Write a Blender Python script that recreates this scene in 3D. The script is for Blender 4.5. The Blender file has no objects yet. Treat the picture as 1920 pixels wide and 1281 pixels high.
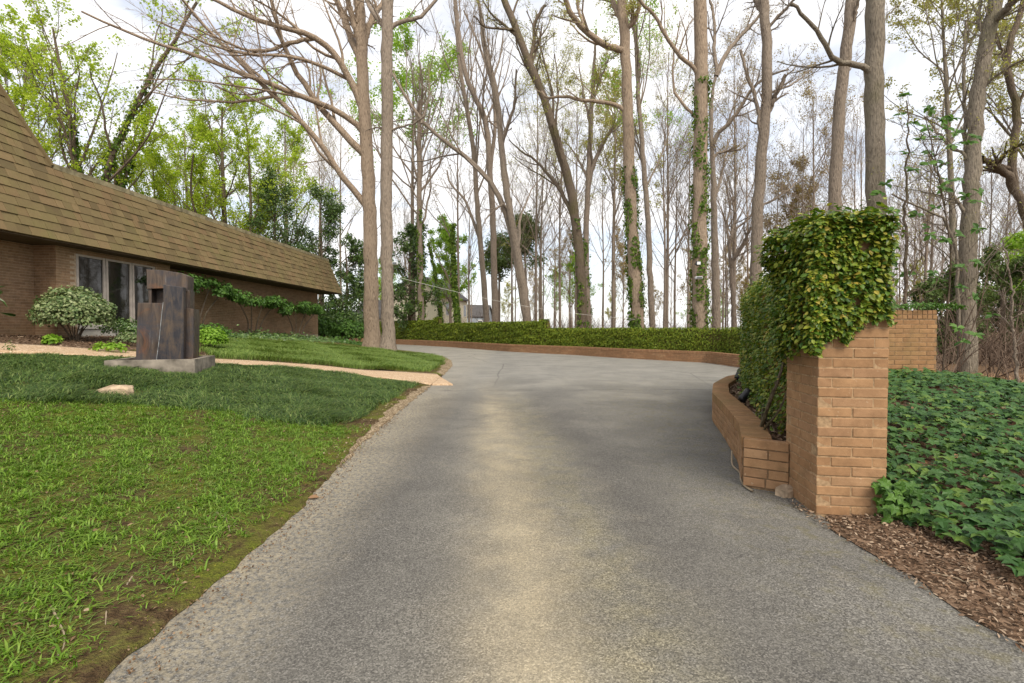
import bpy, math, random
import numpy as np
from mathutils import Vector, Matrix

rng = np.random.default_rng(11)
random.seed(11)
R = math.radians
scene = bpy.context.scene
COL = scene.collection

# ------------------------------------------------------------------ camera, sky, sun, exposure
EYE = 1.5
FPX = 17.0 / 36.0 * 1920.0
PITCH = math.atan(22.5 / FPX)
cam_d = bpy.data.cameras.new("camera")
cam_d.lens = 17.0
cam_d.sensor_width = 36.0
cam_d.clip_start = 0.05
cam_d.clip_end = 2000.0
cam = bpy.data.objects.new("camera", cam_d)
cam.location = (0, 0, EYE)
cam.rotation_euler = (math.pi / 2 - PITCH, 0, 0)
COL.objects.link(cam)
scene.camera = cam

SUN_EL, SUN_AZ = R(48), R(155)          # azimuth clockwise from +Y: behind the camera, to its right
world = bpy.data.worlds.new("World")
scene.world = world
world.use_nodes = True
wt = world.node_tree
wt.nodes.clear()
w_out = wt.nodes.new("ShaderNodeOutputWorld")
w_bg = wt.nodes.new("ShaderNodeBackground")
w_sky = wt.nodes.new("ShaderNodeTexSky")
w_sky.sky_type = 'NISHITA'
w_sky.sun_disc = False
w_sky.sun_elevation = SUN_EL
w_sky.sun_rotation = SUN_AZ
w_sky.air_density = 1.0
w_sky.dust_density = 1.0
w_bg.inputs[1].default_value = 0.13
w_tc = wt.nodes.new("ShaderNodeTexCoord")
w_map = wt.nodes.new("ShaderNodeMapping")
w_map.inputs['Scale'].default_value = (1.0, 1.6, 3.2)
w_map.inputs['Location'].default_value = (3.1, 1.7, 0.4)
w_n = wt.nodes.new("ShaderNodeTexNoise")
w_n.inputs['Scale'].default_value = 2.2
w_n.inputs['Detail'].default_value = 7.0
w_n.inputs['Roughness'].default_value = 0.58
w_n.inputs['Distortion'].default_value = 0.6
w_r = wt.nodes.new("ShaderNodeValToRGB")
w_r.color_ramp.elements[0].position = 0.36
w_r.color_ramp.elements[0].color = (0.50, 0.50, 0.50, 1)
w_r.color_ramp.elements[1].position = 0.56
w_r.color_ramp.elements[1].color = (1, 1, 1, 1)
w_mix = wt.nodes.new("ShaderNodeMix")
w_mix.data_type = 'RGBA'
w_mix.inputs[7].default_value = (6.2, 6.12, 6.1, 1)      # thin bright cloud
L = wt.links.new
L(w_tc.outputs['Generated'], w_map.inputs[0])
L(w_map.outputs[0], w_n.inputs['Vector'])
L(w_n.outputs[0], w_r.inputs[0])
L(w_r.outputs[0], w_mix.inputs[0])
L(w_sky.outputs[0], w_mix.inputs[6])
L(w_mix.outputs[2], w_bg.inputs[0])
L(w_bg.outputs[0], w_out.inputs[0])

sun_d = bpy.data.lights.new("sun", 'SUN')
sun_d.energy = 2.6
sun_d.angle = R(34)
sun_d.color = (1.0, 0.92, 0.78)
sun = bpy.data.objects.new("sun", sun_d)
sun.rotation_euler = (math.pi / 2 - SUN_EL, 0, math.pi - SUN_AZ)
_sd = Vector((math.sin(SUN_AZ) * math.cos(SUN_EL), math.cos(SUN_AZ) * math.cos(SUN_EL), math.sin(SUN_EL)))
sun.rotation_euler = _sd.to_track_quat('Z', 'Y').to_euler()
COL.objects.link(sun)

vs = scene.view_settings
vs.view_transform = 'Standard'
vs.look = 'None'
vs.gamma = 1.0
vs.use_curve_mapping = False
vs.exposure = 0.70
scene.cycles.max_bounces = 5
scene.cycles.diffuse_bounces = 3
scene.cycles.glossy_bounces = 2
scene.cycles.transmission_bounces = 3
scene.cycles.transparent_max_bounces = 4
scene.cycles.use_denoising = True

# ------------------------------------------------------------------ layout helpers
_cp, _sp = math.cos(PITCH), math.sin(PITCH)
def at(x, y, Y):
    """world point on the photograph's ray through pixel (x, y), Y metres ahead"""
    xc, yc = (x - 960) / FPX, (640.5 - y) / FPX
    d = np.array([xc, yc * _sp + _cp, yc * _cp - _sp])
    return np.array([0, 0, EYE]) + d * (Y / d[1])

def sstep(t):
    t = np.clip(t, 0, 1)
    return t * t * (3 - 2 * t)

LEFT = np.array([(-1.75, -12), (-1.74, 2), (-1.76, 4), (-2.0, 6), (-2.12, 9), (-2.2, 12.5), (-2.3, 16), (-2.5, 20), (-3.0, 23.5), (-3.9, 27),
                 (-5.6, 31), (-8.2, 35.5), (-12.5, 40.0), (-19, 44.5), (-60, 58)], float)
LOW = np.array([(9.25, 14.6), (9.15, 18.6), (8.9, 21.9), (6.0, 25.2), (3.8, 28.5), (0, 32.6), (-5, 41), (-9.4, 46.8), (-20, 57.5), (-40, 72)], float)
LEFT_POLY = np.vstack([LEFT, [(-90, 58), (-90, -12)]])

def pip(X, Y, poly):
    """points in polygon"""
    X = np.asarray(X, float); Y = np.asarray(Y, float)
    c = np.zeros(X.shape, bool)
    n = len(poly)
    for i in range(n):
        x1, y1 = poly[i]; x2, y2 = poly[(i + 1) % n]
        if y1 == y2: continue
        m = ((y1 > Y) != (y2 > Y)) & (X < (x2 - x1) * (Y - y1) / (y2 - y1) + x1)
        c ^= m
    return c

def pdist(X, Y, line):
    X = np.asarray(X, float); Y = np.asarray(Y, float)
    best = np.full(X.shape, 1e9)
    for (x1, y1), (x2, y2) in zip(line[:-1], line[1:]):
        dx, dy = x2 - x1, y2 - y1
        t = np.clip(((X - x1) * dx + (Y - y1) * dy) / (dx * dx + dy * dy), 0, 1)
        best = np.minimum(best, np.hypot(X - x1 - t * dx, Y - y1 - t * dy))
    return best

def bumps(X, Y, s, seed=0):
    return (np.sin(X * 1.7 * s + Y * .9 * s + seed) + np.sin(-X * 1.1 * s + Y * 2.3 * s + 1.3 * seed + 2) +
            np.sin(X * 2.9 * s + Y * 1.9 * s + 2.1 * seed + 4) * .6) / 2.6

def ground_h(X, Y):
    X = np.asarray(X, float); Y = np.asarray(Y, float)
    inL = pip(X, Y, LEFT_POLY)
    d = np.where(inL, pdist(X, Y, LEFT), 0)
    a = .127 * d
    z = np.where(inL, -np.log(np.exp(-7 * a) + math.exp(-7 * 1.5)) / 7 + math.log(1 + math.exp(-10.5)) / 7, 0)
    z = np.where(inL, z + .03 * bumps(X, Y, .9) * sstep(d / 2.5) + .012 * sstep(d / .2), z)
    # beyond the low wall: retained ground, falling away to the right
    far = (~inL) & pip(X, Y, np.vstack([LOW, [(-40, 400), (400, 400), (400, 14.6)]]))
    z = np.where(far, (.42 * sstep((pdist(X, Y, LOW) - .3) / .8)) - .045 * np.clip(X - 9, 0, 60) - .012 * np.clip(Y - 50, 0, 60), z)
    # bank on the right of the gate pier
    rb = (X > 2.45) & (~far) & (~inL)
    b = .62 * sstep((Y - 2.0) / 5.8) * sstep((X - 2.6) / 1.6) - .16 * np.clip(X - 7.2, 0, 40) - .10 * np.clip(Y - 9.5, 0, 40) \
        + .03 * bumps(X, Y, 1.3, 3) * sstep((X - 2.7) / .6) - .02 * sstep((2.6 - X) / .2)
    side = pip(X, Y, np.array([(2.45, -12), (2.45, 3.6), (2.62, 4.45), (3.3, 6.2), (4.2, 8.4), (5.0, 10.0), (6.2, 11.2), (9.15, 11.3), (9.15, 400), (400, 400), (400, -12)]))
    z = np.where(rb & side, b, z)
    return z

def gpoint(x, y, lo=1.0, hi=80.0):
    """where the photograph's ray through pixel (x, y) meets the ground"""
    for Y in np.geomspace(lo, hi, 900):
        p = at(x, y, Y)
        if p[2] <= float(ground_h(p[0], p[1])): return p
    return p

# ------------------------------------------------------------------ mesh helpers
def raw_mesh(name, V, Fs, smooth=False):
    me = bpy.data.meshes.new(name)
    V = np.asarray(V, np.float32)
    Fs = [np.asarray(f, np.int32) for f in Fs if len(f)]
    me.vertices.add(len(V))
    me.vertices.foreach_set("co", V.ravel())
    loops = np.concatenate([f.ravel() for f in Fs])
    tot = np.concatenate([np.full(len(f), f.shape[1], np.int32) for f in Fs])
    start = np.concatenate([[0], np.cumsum(tot)[:-1]]).astype(np.int32)
    me.loops.add(len(loops))
    me.loops.foreach_set("vertex_index", loops)
    me.polygons.add(len(tot))
    me.polygons.foreach_set("loop_start", start)
    me.polygons.foreach_set("use_smooth", np.full(len(tot), bool(smooth)))
    me.update(calc_edges=True)
    return me

class MB:
    def __init__(s): s.v = []; s.f = {}; s.n = 0
    def add(s, V, F):
        V = np.asarray(V, float).reshape(-1, 3)
        for f in (F if isinstance(F, list) else [F]):
            f = np.asarray(f)
            if len(f): s.f.setdefault(f.shape[1], []).append(f + s.n)
        s.v.append(V); s.n += len(V)
        return s
    def mesh(s, name, origin=(0, 0, 0), smooth=False):
        V = np.vstack(s.v) - np.asarray(origin, float)
        return raw_mesh(name, V, [np.vstack(f) for f in s.f.values()], smooth)
    def build(s, name, mat, parent=None, origin=(0, 0, 0), smooth=False):
        return obj(name, s.mesh(name, origin, smooth), mat, parent, (0, 0, 0) if parent else origin)

def obj(name, me, mat=None, parent=None, loc=(0, 0, 0), rot=None, scale=None):
    o = bpy.data.objects.new(name, me)
    COL.objects.link(o)
    if mat and not me.materials: me.materials.append(mat)
    o.location = loc
    if rot: o.rotation_euler = rot
    if scale: o.scale = scale
    if parent: o.parent = parent
    return o

def tag(o, label=None, cat=None, group=None, kind=None):
    for k, v in (("label", label), ("category", cat), ("group", group), ("kind", kind)):
        if v: o[k] = v
    return o

def thing(name, label, cat, loc=(0, 0, 0), rz=0, group=None):
    o = bpy.data.objects.new(name, None)
    o.empty_display_size = .2
    COL.objects.link(o)
    o.location = loc; o.rotation_euler = (0, 0, rz)
    return tag(o, label, cat, group, 'thing')

def chamfer_box(l, w, h, c):
    V = []; idx = {}
    hs = (l / 2, w / 2, h / 2)
    for sx in (-1, 1):
        for sy in (-1, 1):
            for sz in (-1, 1):
                for a in range(3):
                    p = [sx * (hs[0] - c), sy * (hs[1] - c), sz * (hs[2] - c)]
                    p[a] = (sx, sy, sz)[a] * hs[a]
                    idx[(sx, sy, sz, a)] = len(V); V.append(p)
    Q = []; T = []
    for a in range(3):
        b, d = (a + 1) % 3, (a + 2) % 3
        for s in (-1, 1):
            ring = []
            for (u, v) in ((-1, -1), (1, -1), (1, 1), (-1, 1)):
                k = [0, 0, 0]; k[a] = s; k[b] = u; k[d] = v
                ring.append(idx[(k[0], k[1], k[2], a)])
            Q.append(ring if s > 0 else ring[::-1])
    for a in range(3):
        b, d = (a + 1) % 3, (a + 2) % 3
        for s1 in (-1, 1):
            for s2 in (-1, 1):
                k1 = [0, 0, 0]; k1[a] = -1; k1[b] = s1; k1[d] = s2
                k2 = list(k1); k2[a] = 1
                q = [idx[(*k1, b)], idx[(*k2, b)], idx[(*k2, d)], idx[(*k1, d)]]
                Q.append(q if s1 * s2 < 0 else q[::-1])
    for sx in (-1, 1):
        for sy in (-1, 1):
            for sz in (-1, 1):
                t = [idx[(sx, sy, sz, i)] for i in range(3)]
                T.append(t if sx * sy * sz > 0 else t[::-1])
    return np.array(V, float), [np.array(Q), np.array(T)]

BOXF = np.array([(0, 1, 3, 2), (4, 6, 7, 5), (0, 4, 5, 1), (2, 3, 7, 6), (0, 2, 6, 4), (1, 5, 7, 3)])
def box(mb, lo, hi):
    (x0, y0, z0), (x1, y1, z1) = lo, hi
    mb.add([(x, y, z) for x in (x0, x1) for y in (y0, y1) for z in (z0, z1)], BOXF)
    return mb

def quad_grid(nu, nv):
    i = np.arange(nu - 1)[:, None] * nv + np.arange(nv - 1)[None, :]
    i = i.ravel()
    return np.stack([i, i + nv, i + nv + 1, i + 1], 1)

def norm(a):
    return a / np.maximum(np.linalg.norm(a, axis=-1, keepdims=True), 1e-9)

def tubes(P, Rr, sides):
    """batch of tubes: P (B,N,3), Rr (B,N) -> V, F"""
    B, N, _ = P.shape
    T = np.empty_like(P)
    T[:, 1:-1] = P[:, 2:] - P[:, :-2]; T[:, 0] = P[:, 1] - P[:, 0]; T[:, -1] = P[:, -1] - P[:, -2]
    T = norm(T)
    ch = norm(P[:, -1] - P[:, 0])
    ref = np.where(np.abs(ch[:, 2:3]) > .75, np.array([[1., 0, 0]]), np.array([[0, 0, 1.]]))
    U = norm(np.cross(T, ref[:, None, :])); W = np.cross(T, U)
    a = np.arange(sides) * 2 * math.pi / sides
    rr = Rr[:, :, None] if Rr.ndim == 2 else Rr
    V = P[:, :, None, :] + (rr * np.cos(a))[..., None] * U[:, :, None, :] + (rr * np.sin(a))[..., None] * W[:, :, None, :]
    b = np.arange(B)[:, None, None] * (N * sides); n = np.arange(N - 1)[None, :, None] * sides
    s = np.arange(sides)[None, None, :]; s2 = (s + 1) % sides
    F = np.stack([b + n + s, b + n + s2, b + n + sides + s2, b + n + sides + s], -1).reshape(-1, 4)
    return V.reshape(-1, 3), F

def spikes(P, Rr):
    """batch of fine twigs as three-sided cones from first to last point"""
    a = P[:, 0]; b = P[:, -1]; T = norm(b - a); B = len(a)
    ref = np.where(np.abs(T[:, 2:3]) > .75, np.array([[1., 0, 0]]), np.array([[0, 0, 1.]]))
    U = norm(np.cross(T, ref)); W = np.cross(T, U); r = Rr[:, :1]
    V = np.stack([a + U * r, a + (-.5 * U + .866 * W) * r, a + (-.5 * U - .866 * W) * r, b], 1).reshape(-1, 3)
    k = (np.arange(B) * 4)[:, None]
    return V, np.vstack([k + [0, 1, 3], k + [1, 2, 3], k + [2, 0, 3]])

def resample(P, N, smooth=3):
    P = np.asarray(P, float)
    s = np.concatenate([[0], np.cumsum(np.linalg.norm(np.diff(P, axis=0), axis=1))])
    t = np.linspace(0, s[-1], N)
    Q = np.stack([np.interp(t, s, P[:, k]) for k in range(P.shape[1])], 1)
    for _ in range(smooth):
        Q[1:-1] = .25 * Q[:-2] + .5 * Q[1:-1] + .25 * Q[2:]
    return Q

def scatter(mb, TV, TF, pos, Z, Yd, s):
    """copies of a template at pos; Z = facing normal, Yd = direction of the template's +Y, s = size"""
    n = len(pos)
    Z = norm(np.asarray(Z, float)); X = norm(np.cross(Yd, Z)); Yv = np.cross(Z, X)
    s = np.broadcast_to(np.asarray(s, float), (n,))[:, None, None]
    V = pos[:, None, :] + s * (TV[None, :, 0:1] * X[:, None] + TV[None, :, 1:2] * Yv[:, None] + TV[None, :, 2:3] * Z[:, None])
    k = len(TV)
    fl = TF if isinstance(TF, list) else [TF]
    mb.add(V.reshape(-1, 3), [(np.asarray(f)[None] + (np.arange(n) * k)[:, None, None]).reshape(-1, np.asarray(f).shape[1]) for f in fl])

def rand_dirs(n, g=rng):
    return norm(g.normal(size=(n, 3)))

LEAF_V = np.array([(0, 0, 0), (-.3, .45, .07), (0, 1, -.03), (.3, .45, .07)], float)
LEAF_F = np.array([(0, 3, 2), (0, 2, 1)])
OVAL_V = np.array([(0, 0, 0), (-.27, .25, .06), (-.30, .6, .05), (0, 1, -.10), (.30, .6, .05), (.27, .25, .06), (0, .5, -.02)], float)
OVAL_F = np.array([(0, 6, 1), (1, 6, 2), (2, 6, 3), (3, 6, 4), (4, 6, 5), (5, 6, 0)])
IVY_V = np.array([(0, .32, 0), (0, .02, .0), (-.22, -.10, -.04), (-.34, .14, .02), (-.56, .30, -.06), (-.27, .46, .05), (0, 1, -.10),
                  (.27, .46, .05), (.56, .30, -.06), (.34, .14, .02), (.22, -.10, -.04)], float)
IVY_F = np.array([(0, i, i + 1) for i in range(1, 10)] + [(0, 10, 1)])[:, ::-1]
LONG_V = np.array([(0, 0, 0), (-.13, .35, .05), (-.12, .7, .02), (0, 1, -.12), (.12, .7, .02), (.13, .35, .05), (0, .5, .0)], float)

def blades(pos, h, w, lean, face=None, g=rng):
    """arched grass blades: pos (n,3), height, width, lean distance"""
    n = len(pos)
    a = g.uniform(0, 2 * math.pi, n) if face is None else face
    d = np.stack([np.cos(a), np.sin(a), np.zeros(n)], 1)
    s = np.stack([-np.sin(a), np.cos(a), np.zeros(n)], 1) * (w / 2)[:, None]
    up = np.array([0, 0, 1.])
    p1 = pos + d * (lean * .35)[:, None] + up * (h * .62)[:, None]
    p2 = pos + d * lean[:, None] + up * h[:, None]
    p3 = pos + d * (lean * 1.5)[:, None] + up * (h * .95)[:, None]
    p1 = pos + d * (lean * .5)[:, None] + up * (h * .78)[:, None]
    V = np.stack([pos - s * .7, pos + s * .7, p1 - s, p1 + s, p3], 1).reshape(-1, 3)
    k = (np.arange(n) * 5)[:, None]
    return V, [k + np.array([0, 1, 3, 2]), k + np.array([2, 3, 4])]

# ------------------------------------------------------------------ materials
class NT:
    def __init__(s, name):
        s.m = bpy.data.materials.new(name); s.m.use_nodes = True
        s.t = s.m.node_tree; s.t.nodes.clear()
        s.out = s.t.nodes.new("ShaderNodeOutputMaterial")
    def n(s, typ, **kw):
        o = s.t.nodes.new(typ)
        for k, v in kw.items(): setattr(o, k, v)
        return o
    def put(s, sock, v):
        if isinstance(v, bpy.types.NodeSocket): s.t.links.new(v, sock)
        elif isinstance(v, (tuple, list)) and sock.type == 'RGBA' and len(v) == 3: sock.default_value = (*v, 1)
        else: sock.default_value = v
    def coord(s, kind='Object', scale=None, loc=None):
        c = s.n("ShaderNodeTexCoord").outputs[kind]
        if scale is None and loc is None: return c
        m = s.n("ShaderNodeMapping"); s.put(m.inputs[0], c)
        if scale: m.inputs['Scale'].default_value = scale
        if loc: m.inputs['Location'].default_value = loc
        return m.outputs[0]
    def math(s, op, a, b=None, c=None, clamp=False):
        o = s.n("ShaderNodeMath", operation=op, use_clamp=clamp)
        s.put(o.inputs[0], a)
        if b is not None: s.put(o.inputs[1], b)
        if c is not None: s.put(o.inputs[2], c)
        return o.outputs[0]
    def noise(s, vec, scale, detail=3, rough=.55, dist=0):
        o = s.n("ShaderNodeTexNoise"); s.put(o.inputs['Vector'], vec)
        s.put(o.inputs['Scale'], scale); o.inputs['Detail'].default_value = detail
        o.inputs['Roughness'].default_value = rough; o.inputs['Distortion'].default_value = dist
        return o.outputs[0]
    def vor(s, vec, scale, feature='F1', out='Distance'):
        o = s.n("ShaderNodeTexVoronoi", feature=feature); s.put(o.inputs['Vector'], vec)
        o.inputs['Scale'].default_value = scale
        return o.outputs[out]
    def ramp(s, fac, stops, interp='LINEAR'):
        o = s.n("ShaderNodeValToRGB"); s.put(o.inputs[0], fac)
        cr = o.color_ramp; cr.interpolation = interp
        while len(cr.elements) < len(stops): cr.elements.new(.5)
        for e, (p, c) in zip(cr.elements, stops):
            e.position = p
            e.color = (c, c, c, 1) if isinstance(c, (int, float)) else (*c, 1)
        return o.outputs[0]
    def mix(s, fac, a, b, mode='MIX'):
        o = s.n("ShaderNodeMix", data_type='RGBA', blend_type=mode)
        s.put(o.inputs[0], fac); s.put(o.inputs[6], a); s.put(o.inputs[7], b)
        return o.outputs[2]
    def sep(s, vec):
        o = s.n("ShaderNodeSeparateXYZ"); s.put(o.inputs[0], vec); return o.outputs
    def bump(s, h, strength=.3, dist=.01, nrm=None):
        o = s.n("ShaderNodeBump"); s.put(o.inputs['Height'], h)
        o.inputs['Strength'].default_value = strength; o.inputs['Distance'].default_value = dist
        if nrm is not None: s.put(o.inputs['Normal'], nrm)
        return o.outputs[0]
    def rnd(s):
        """one random number for each piece, whether it is an object of its own or an island of a joined mesh"""
        a = s.n("ShaderNodeObjectInfo").outputs['Random']; b = s.n("ShaderNodeNewGeometry").outputs['Random Per Island']
        return s.math('FRACT', s.math('ADD', a, s.math('MULTIPLY', b, 7.31)))
    def principled(s, col, rough=.8, spec=.3, metal=0, nrm=None):
        p = s.n("ShaderNodeBsdfPrincipled")
        s.put(p.inputs['Base Color'], col); s.put(p.inputs['Roughness'], rough)
        s.put(p.inputs['Specular IOR Level'], spec); s.put(p.inputs['Metallic'], metal)
        if nrm is not None: s.put(p.inputs['Normal'], nrm)
        s.bsdf = p
        return p.outputs[0]
    def done(s, sh):
        s.t.links.new(sh, s.out.inputs[0]); return s.m

def flat(name, col, rough=.7, spec=.3, metal=0, var=.15, scale=20):
    t = NT(name); c = t.coord()
    f = t.noise(c, scale, 4)
    d = tuple(x * (1 - var * 1.5) for x in col); u = tuple(min(1, x * (1 + var)) for x in col)
    return t.done(t.principled(t.ramp(f, [(.3, d), (.7, u)]), rough, spec, metal, t.bump(f, .15, .004)))

def leafmat(name, cols, trans=.35, rough=.5, spec=.3, tcol=None):
    t = NT(name)
    k = len(cols)
    c = t.ramp(t.rnd(), [(i / max(1, k - 1), col) for i, col in enumerate(cols)])
    n = t.noise(t.coord(), .9, 2)
    c = t.mix(t.math('MULTIPLY', n, .35), c, tuple(x * .55 for x in cols[0]))
    p = t.principled(c, rough, spec)
    if trans <= 0: return t.done(p)
    tr = t.n("ShaderNodeBsdfTranslucent")
    t.put(tr.inputs[0], t.mix(1.0, c, tcol or (1.0, 1.1, .55), 'MULTIPLY'))
    m = t.n("ShaderNodeMixShader"); m.inputs[0].default_value = trans
    t.t.links.new(p, m.inputs[1]); t.t.links.new(tr.outputs[0], m.inputs[2])
    return t.done(m.outputs[0])

def barkmat(name, dark, light, sc=1.0, moss=None):
    t = NT(name)
    c = t.coord(scale=(9 * sc, 9 * sc, 1.3 * sc))
    f = t.noise(c, 2.6, 6, .65, .7)
    v = t.vor(t.coord(scale=(16 * sc, 16 * sc, 2.6 * sc)), 1.6)
    h = t.math('ADD', f, t.math('MULTIPLY', v, .45))
    big = t.noise(t.coord(scale=(1, 1, .5)), 1.1, 3)
    col = t.ramp(h, [(.47, dark), (.57, tuple((a + b) / 2 for a, b in zip(dark, light))), (.74, light)])
    col = t.mix(t.ramp(big, [(.42, 0.), (.8, .55)]), col, tuple(min(1, x * 1.25 + .02) for x in light))
    if moss:
        col = t.mix(t.ramp(t.noise(t.coord(), .8, 4), [(.5, 0.), (.72, .7)]), col, moss)
    return t.done(t.principled(col, .9, .15, 0, t.bump(h, 1.0, .09)))

M = {}
# --- asphalt drive
t = NT("asphalt"); c = t.coord(); X, Yc, _z = t.sep(c)
wob = t.noise(c, .45, 3)
xc = t.math('SUBTRACT', X, t.math('SUBTRACT', t.math('MULTIPLY', wob, .7), t.math('ADD', t.math('MULTIPLY', Yc, .062), .20)))
def band(pos, wid):
    return t.math('POWER', 2.718, t.math('MULTIPLY', t.math('POWER', t.math('DIVIDE', t.math('SUBTRACT', xc, pos), wid), 2), -1))
grain = t.vor(c, 150, out='Color')
gv = t.n("ShaderNodeSeparateColor"); t.put(gv.inputs[0], grain); gv = gv.outputs[0]
grain2 = t.noise(c, 90, 3, .65)
g = t.math('ADD', t.math('MULTIPLY', gv, .55), t.math('MULTIPLY', grain2, .45))
base = t.ramp(g, [(.25, (.060, .055, .048)), (.5, (.138, .127, .109)), (.70, (.205, .190, .163)), (.92, (.40, .37, .33))])
mid = t.noise(c, 1.3, 5, .6)
base = t.mix(t.ramp(mid, [(.35, 0.), (.7, .55)]), base, t.mix(.5, base, (.20, .185, .155)))
fadeY = t.ramp(t.math('DIVIDE', Yc, 30), [(.05, 1.), (.28, .85), (.5, .1)])
strip = t.math('MULTIPLY', t.math('MULTIPLY', band(.06, .31), fadeY), t.ramp(t.noise(c, 3.0, 5, .65), [(.26, .42), (.62, 1.)]))
base = t.mix(t.math('MULTIPLY', strip, .82), base, t.mix(.45, t.mix(1., base, (2.6, 2.3, 1.72), 'MULTIPLY'), (.42, .355, .24)))
strip2 = t.math('MULTIPLY', t.math('MULTIPLY', band(.62, .32), fadeY), t.ramp(t.noise(c, 4.0, 5, .65), [(.3, 0.), (.7, 1.)]))
base = t.mix(t.math('MULTIPLY', strip2, .6), base, t.mix(1., base, (1.75, 1.62, 1.05), 'MULTIPLY'))
track = t.math('MULTIPLY', t.math('ADD', band(1.15, .4), band(-.95, .38)), .46)
base = t.mix(track, base, t.mix(1., base, (.55, .54, .56), 'MULTIPLY'))
e0 = t.n("ShaderNodeMapRange"); t.put(e0.inputs[0], X); e0.inputs[1].default_value = -1.0; e0.inputs[2].default_value = -1.8
edge = t.math('MULTIPLY', e0.outputs[0], t.ramp(t.noise(c, 26, 4, .7), [(.42, 0.), (.58, .8)]))
base = t.mix(edge, base, (.36, .30, .20))
e1 = t.n("ShaderNodeMapRange"); t.put(e1.inputs[0], X); e1.inputs[1].default_value = 1.2; e1.inputs[2].default_value = 2.5
moss = t.math('MULTIPLY', e1.outputs[0], t.ramp(t.noise(c, 7, 5, .7), [(.5, 0.), (.68, .55)]))
base = t.mix(moss, base, (.17, .145, .055))
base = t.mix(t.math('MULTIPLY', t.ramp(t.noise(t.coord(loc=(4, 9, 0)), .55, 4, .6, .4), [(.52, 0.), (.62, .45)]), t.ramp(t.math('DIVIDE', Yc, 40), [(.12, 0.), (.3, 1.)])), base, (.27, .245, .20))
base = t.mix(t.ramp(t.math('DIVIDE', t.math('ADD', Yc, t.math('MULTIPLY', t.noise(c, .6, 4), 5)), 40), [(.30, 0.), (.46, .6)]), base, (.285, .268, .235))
seam = t.math('ABSOLUTE', t.math('SUBTRACT', t.math('ADD', Yc, t.math('MULTIPLY', t.noise(c, 1.1, 4, .6), .55)), 12.25))
base = t.mix(t.ramp(seam, [(.008, .75), (.03, 0.)]), base, (.035, .033, .03))
crk = t.vor(t.mix(.16, c, t.n("ShaderNodeTexNoise").outputs[1]), .17, 'DISTANCE_TO_EDGE')
base = t.mix(t.math('MULTIPLY', t.ramp(crk, [(.0016, .6), (.004, 0.)]), t.ramp(t.math('DIVIDE', Yc, 40), [(.3, 0.), (.4, 1.)])), base, (.04, .038, .035))
hgt = t.math('ADD', t.math('MULTIPLY', gv, .6), t.noise(c, 60, 3, .6))
blot = t.noise(t.coord(loc=(2, 5, 0)), .8, 6, .68, .5)
base = t.mix(t.ramp(blot, [(.42, .5), (.56, 0.)]), base, t.mix(1., base, (.66, .66, .68), 'MULTIPLY'))
base = t.mix(t.ramp(t.noise(t.coord(loc=(7, 1, 0)), 2.6, 6, .7), [(.56, 0.), (.70, .4)]), base, t.mix(1., base, (1.5, 1.42, 1.28), 'MULTIPLY'))
spk = t.vor(c, 38)
base = t.mix(t.math('MULTIPLY', t.ramp(spk, [(.07, 1.), (.11, 0.)]), t.ramp(t.noise(c, 17, 2), [(.58, 0.), (.64, .8)])), base, (.5, .47, .42))
base = t.mix(1., base, (.955, .975, 1.0), 'MULTIPLY')
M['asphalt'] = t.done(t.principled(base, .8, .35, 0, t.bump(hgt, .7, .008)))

# --- exposed aggregate path
t = NT("aggregate"); c = t.coord()
g = t.vor(c, 55, out='Color'); gs = t.n("ShaderNodeSeparateColor"); t.put(gs.inputs[0], g)
col = t.ramp(gs.outputs[0], [(0, (.20, .125, .07)), (.4, (.40, .27, .165)), (.8, (.55, .41, .27)), (1, (.66, .56, .44))])
col = t.mix(t.ramp(t.noise(c, 1.2, 4), [(.3, 0.), (.75, .5)]), col, (.36, .24, .14))
M['aggregate'] = t.done(t.principled(col, .85, .25, 0, t.bump(t.vor(c, 55), .5, .006)))

# --- mossy lawn soil
t = NT("moss_soil"); c = t.coord()
n1 = t.noise(c, 1.1, 6, .62, .4); n2 = t.noise(c, 16, 4, .65); n3 = t.noise(c, 70, 3, .6)
soil = t.ramp(n2, [(.3, (.045, .028, .014)), (.55, (.11, .072, .038)), (.8, (.20, .145, .085))])
mossc = t.ramp(n3, [(.3, (.07, .085, .014)), (.6, (.15, .165, .024)), (.85, (.26, .25, .045))])
mk = t.ramp(t.math('ADD', t.math('MULTIPLY', n1, .75), t.math('MULTIPLY', n2, .3)), [(.46, 0.), (.60, 1.)])
M['moss_soil'] = t.done(t.principled(t.mix(mk, soil, mossc), .95, .1, 0, t.bump(t.math('ADD', n2, n3), 1.0, .035)))

# --- forest floor / pine straw
def litter(name, cols, sc=30):
    t = NT(name); c = t.coord()
    v = t.vor(t.mix(.03, c, t.n("ShaderNodeTexNoise").outputs[1]), sc, out='Color'); s_ = t.n("ShaderNodeSeparateColor"); t.put(s_.inputs[0], v)
    col = t.ramp(t.math('ADD', t.math('MULTIPLY', s_.outputs[0], .6), t.math('MULTIPLY', t.noise(c, 3, 5), .4)), [(.25, cols[0]), (.5, cols[1]), (.75, cols[2])])
    return t.done(t.principled(col, .95, .1, 0, t.bump(t.math('ADD', s_.outputs[0], t.noise(c, sc, 3)), .8, .02)))
M['litter'] = litter("leaf_litter", [(.06, .035, .02), (.14, .085, .05), (.25, .165, .10)])
M['mulch'] = litter("mulch_base", [(.045, .028, .017), (.105, .066, .042), (.19, .125, .082)], 40)
M['chips'] = leafmat("bark_chips", [(.065, .038, .023), (.15, .09, .055), (.24, .155, .10), (.42, .32, .23), (.12, .07, .045)], 0, .9, .1)
M['dryleaf'] = leafmat("dry_leaves", [(.13, .07, .035), (.26, .15, .08), (.36, .24, .15), (.45, .32, .2)], .15, .8, .1, (1, .8, .6))

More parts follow.
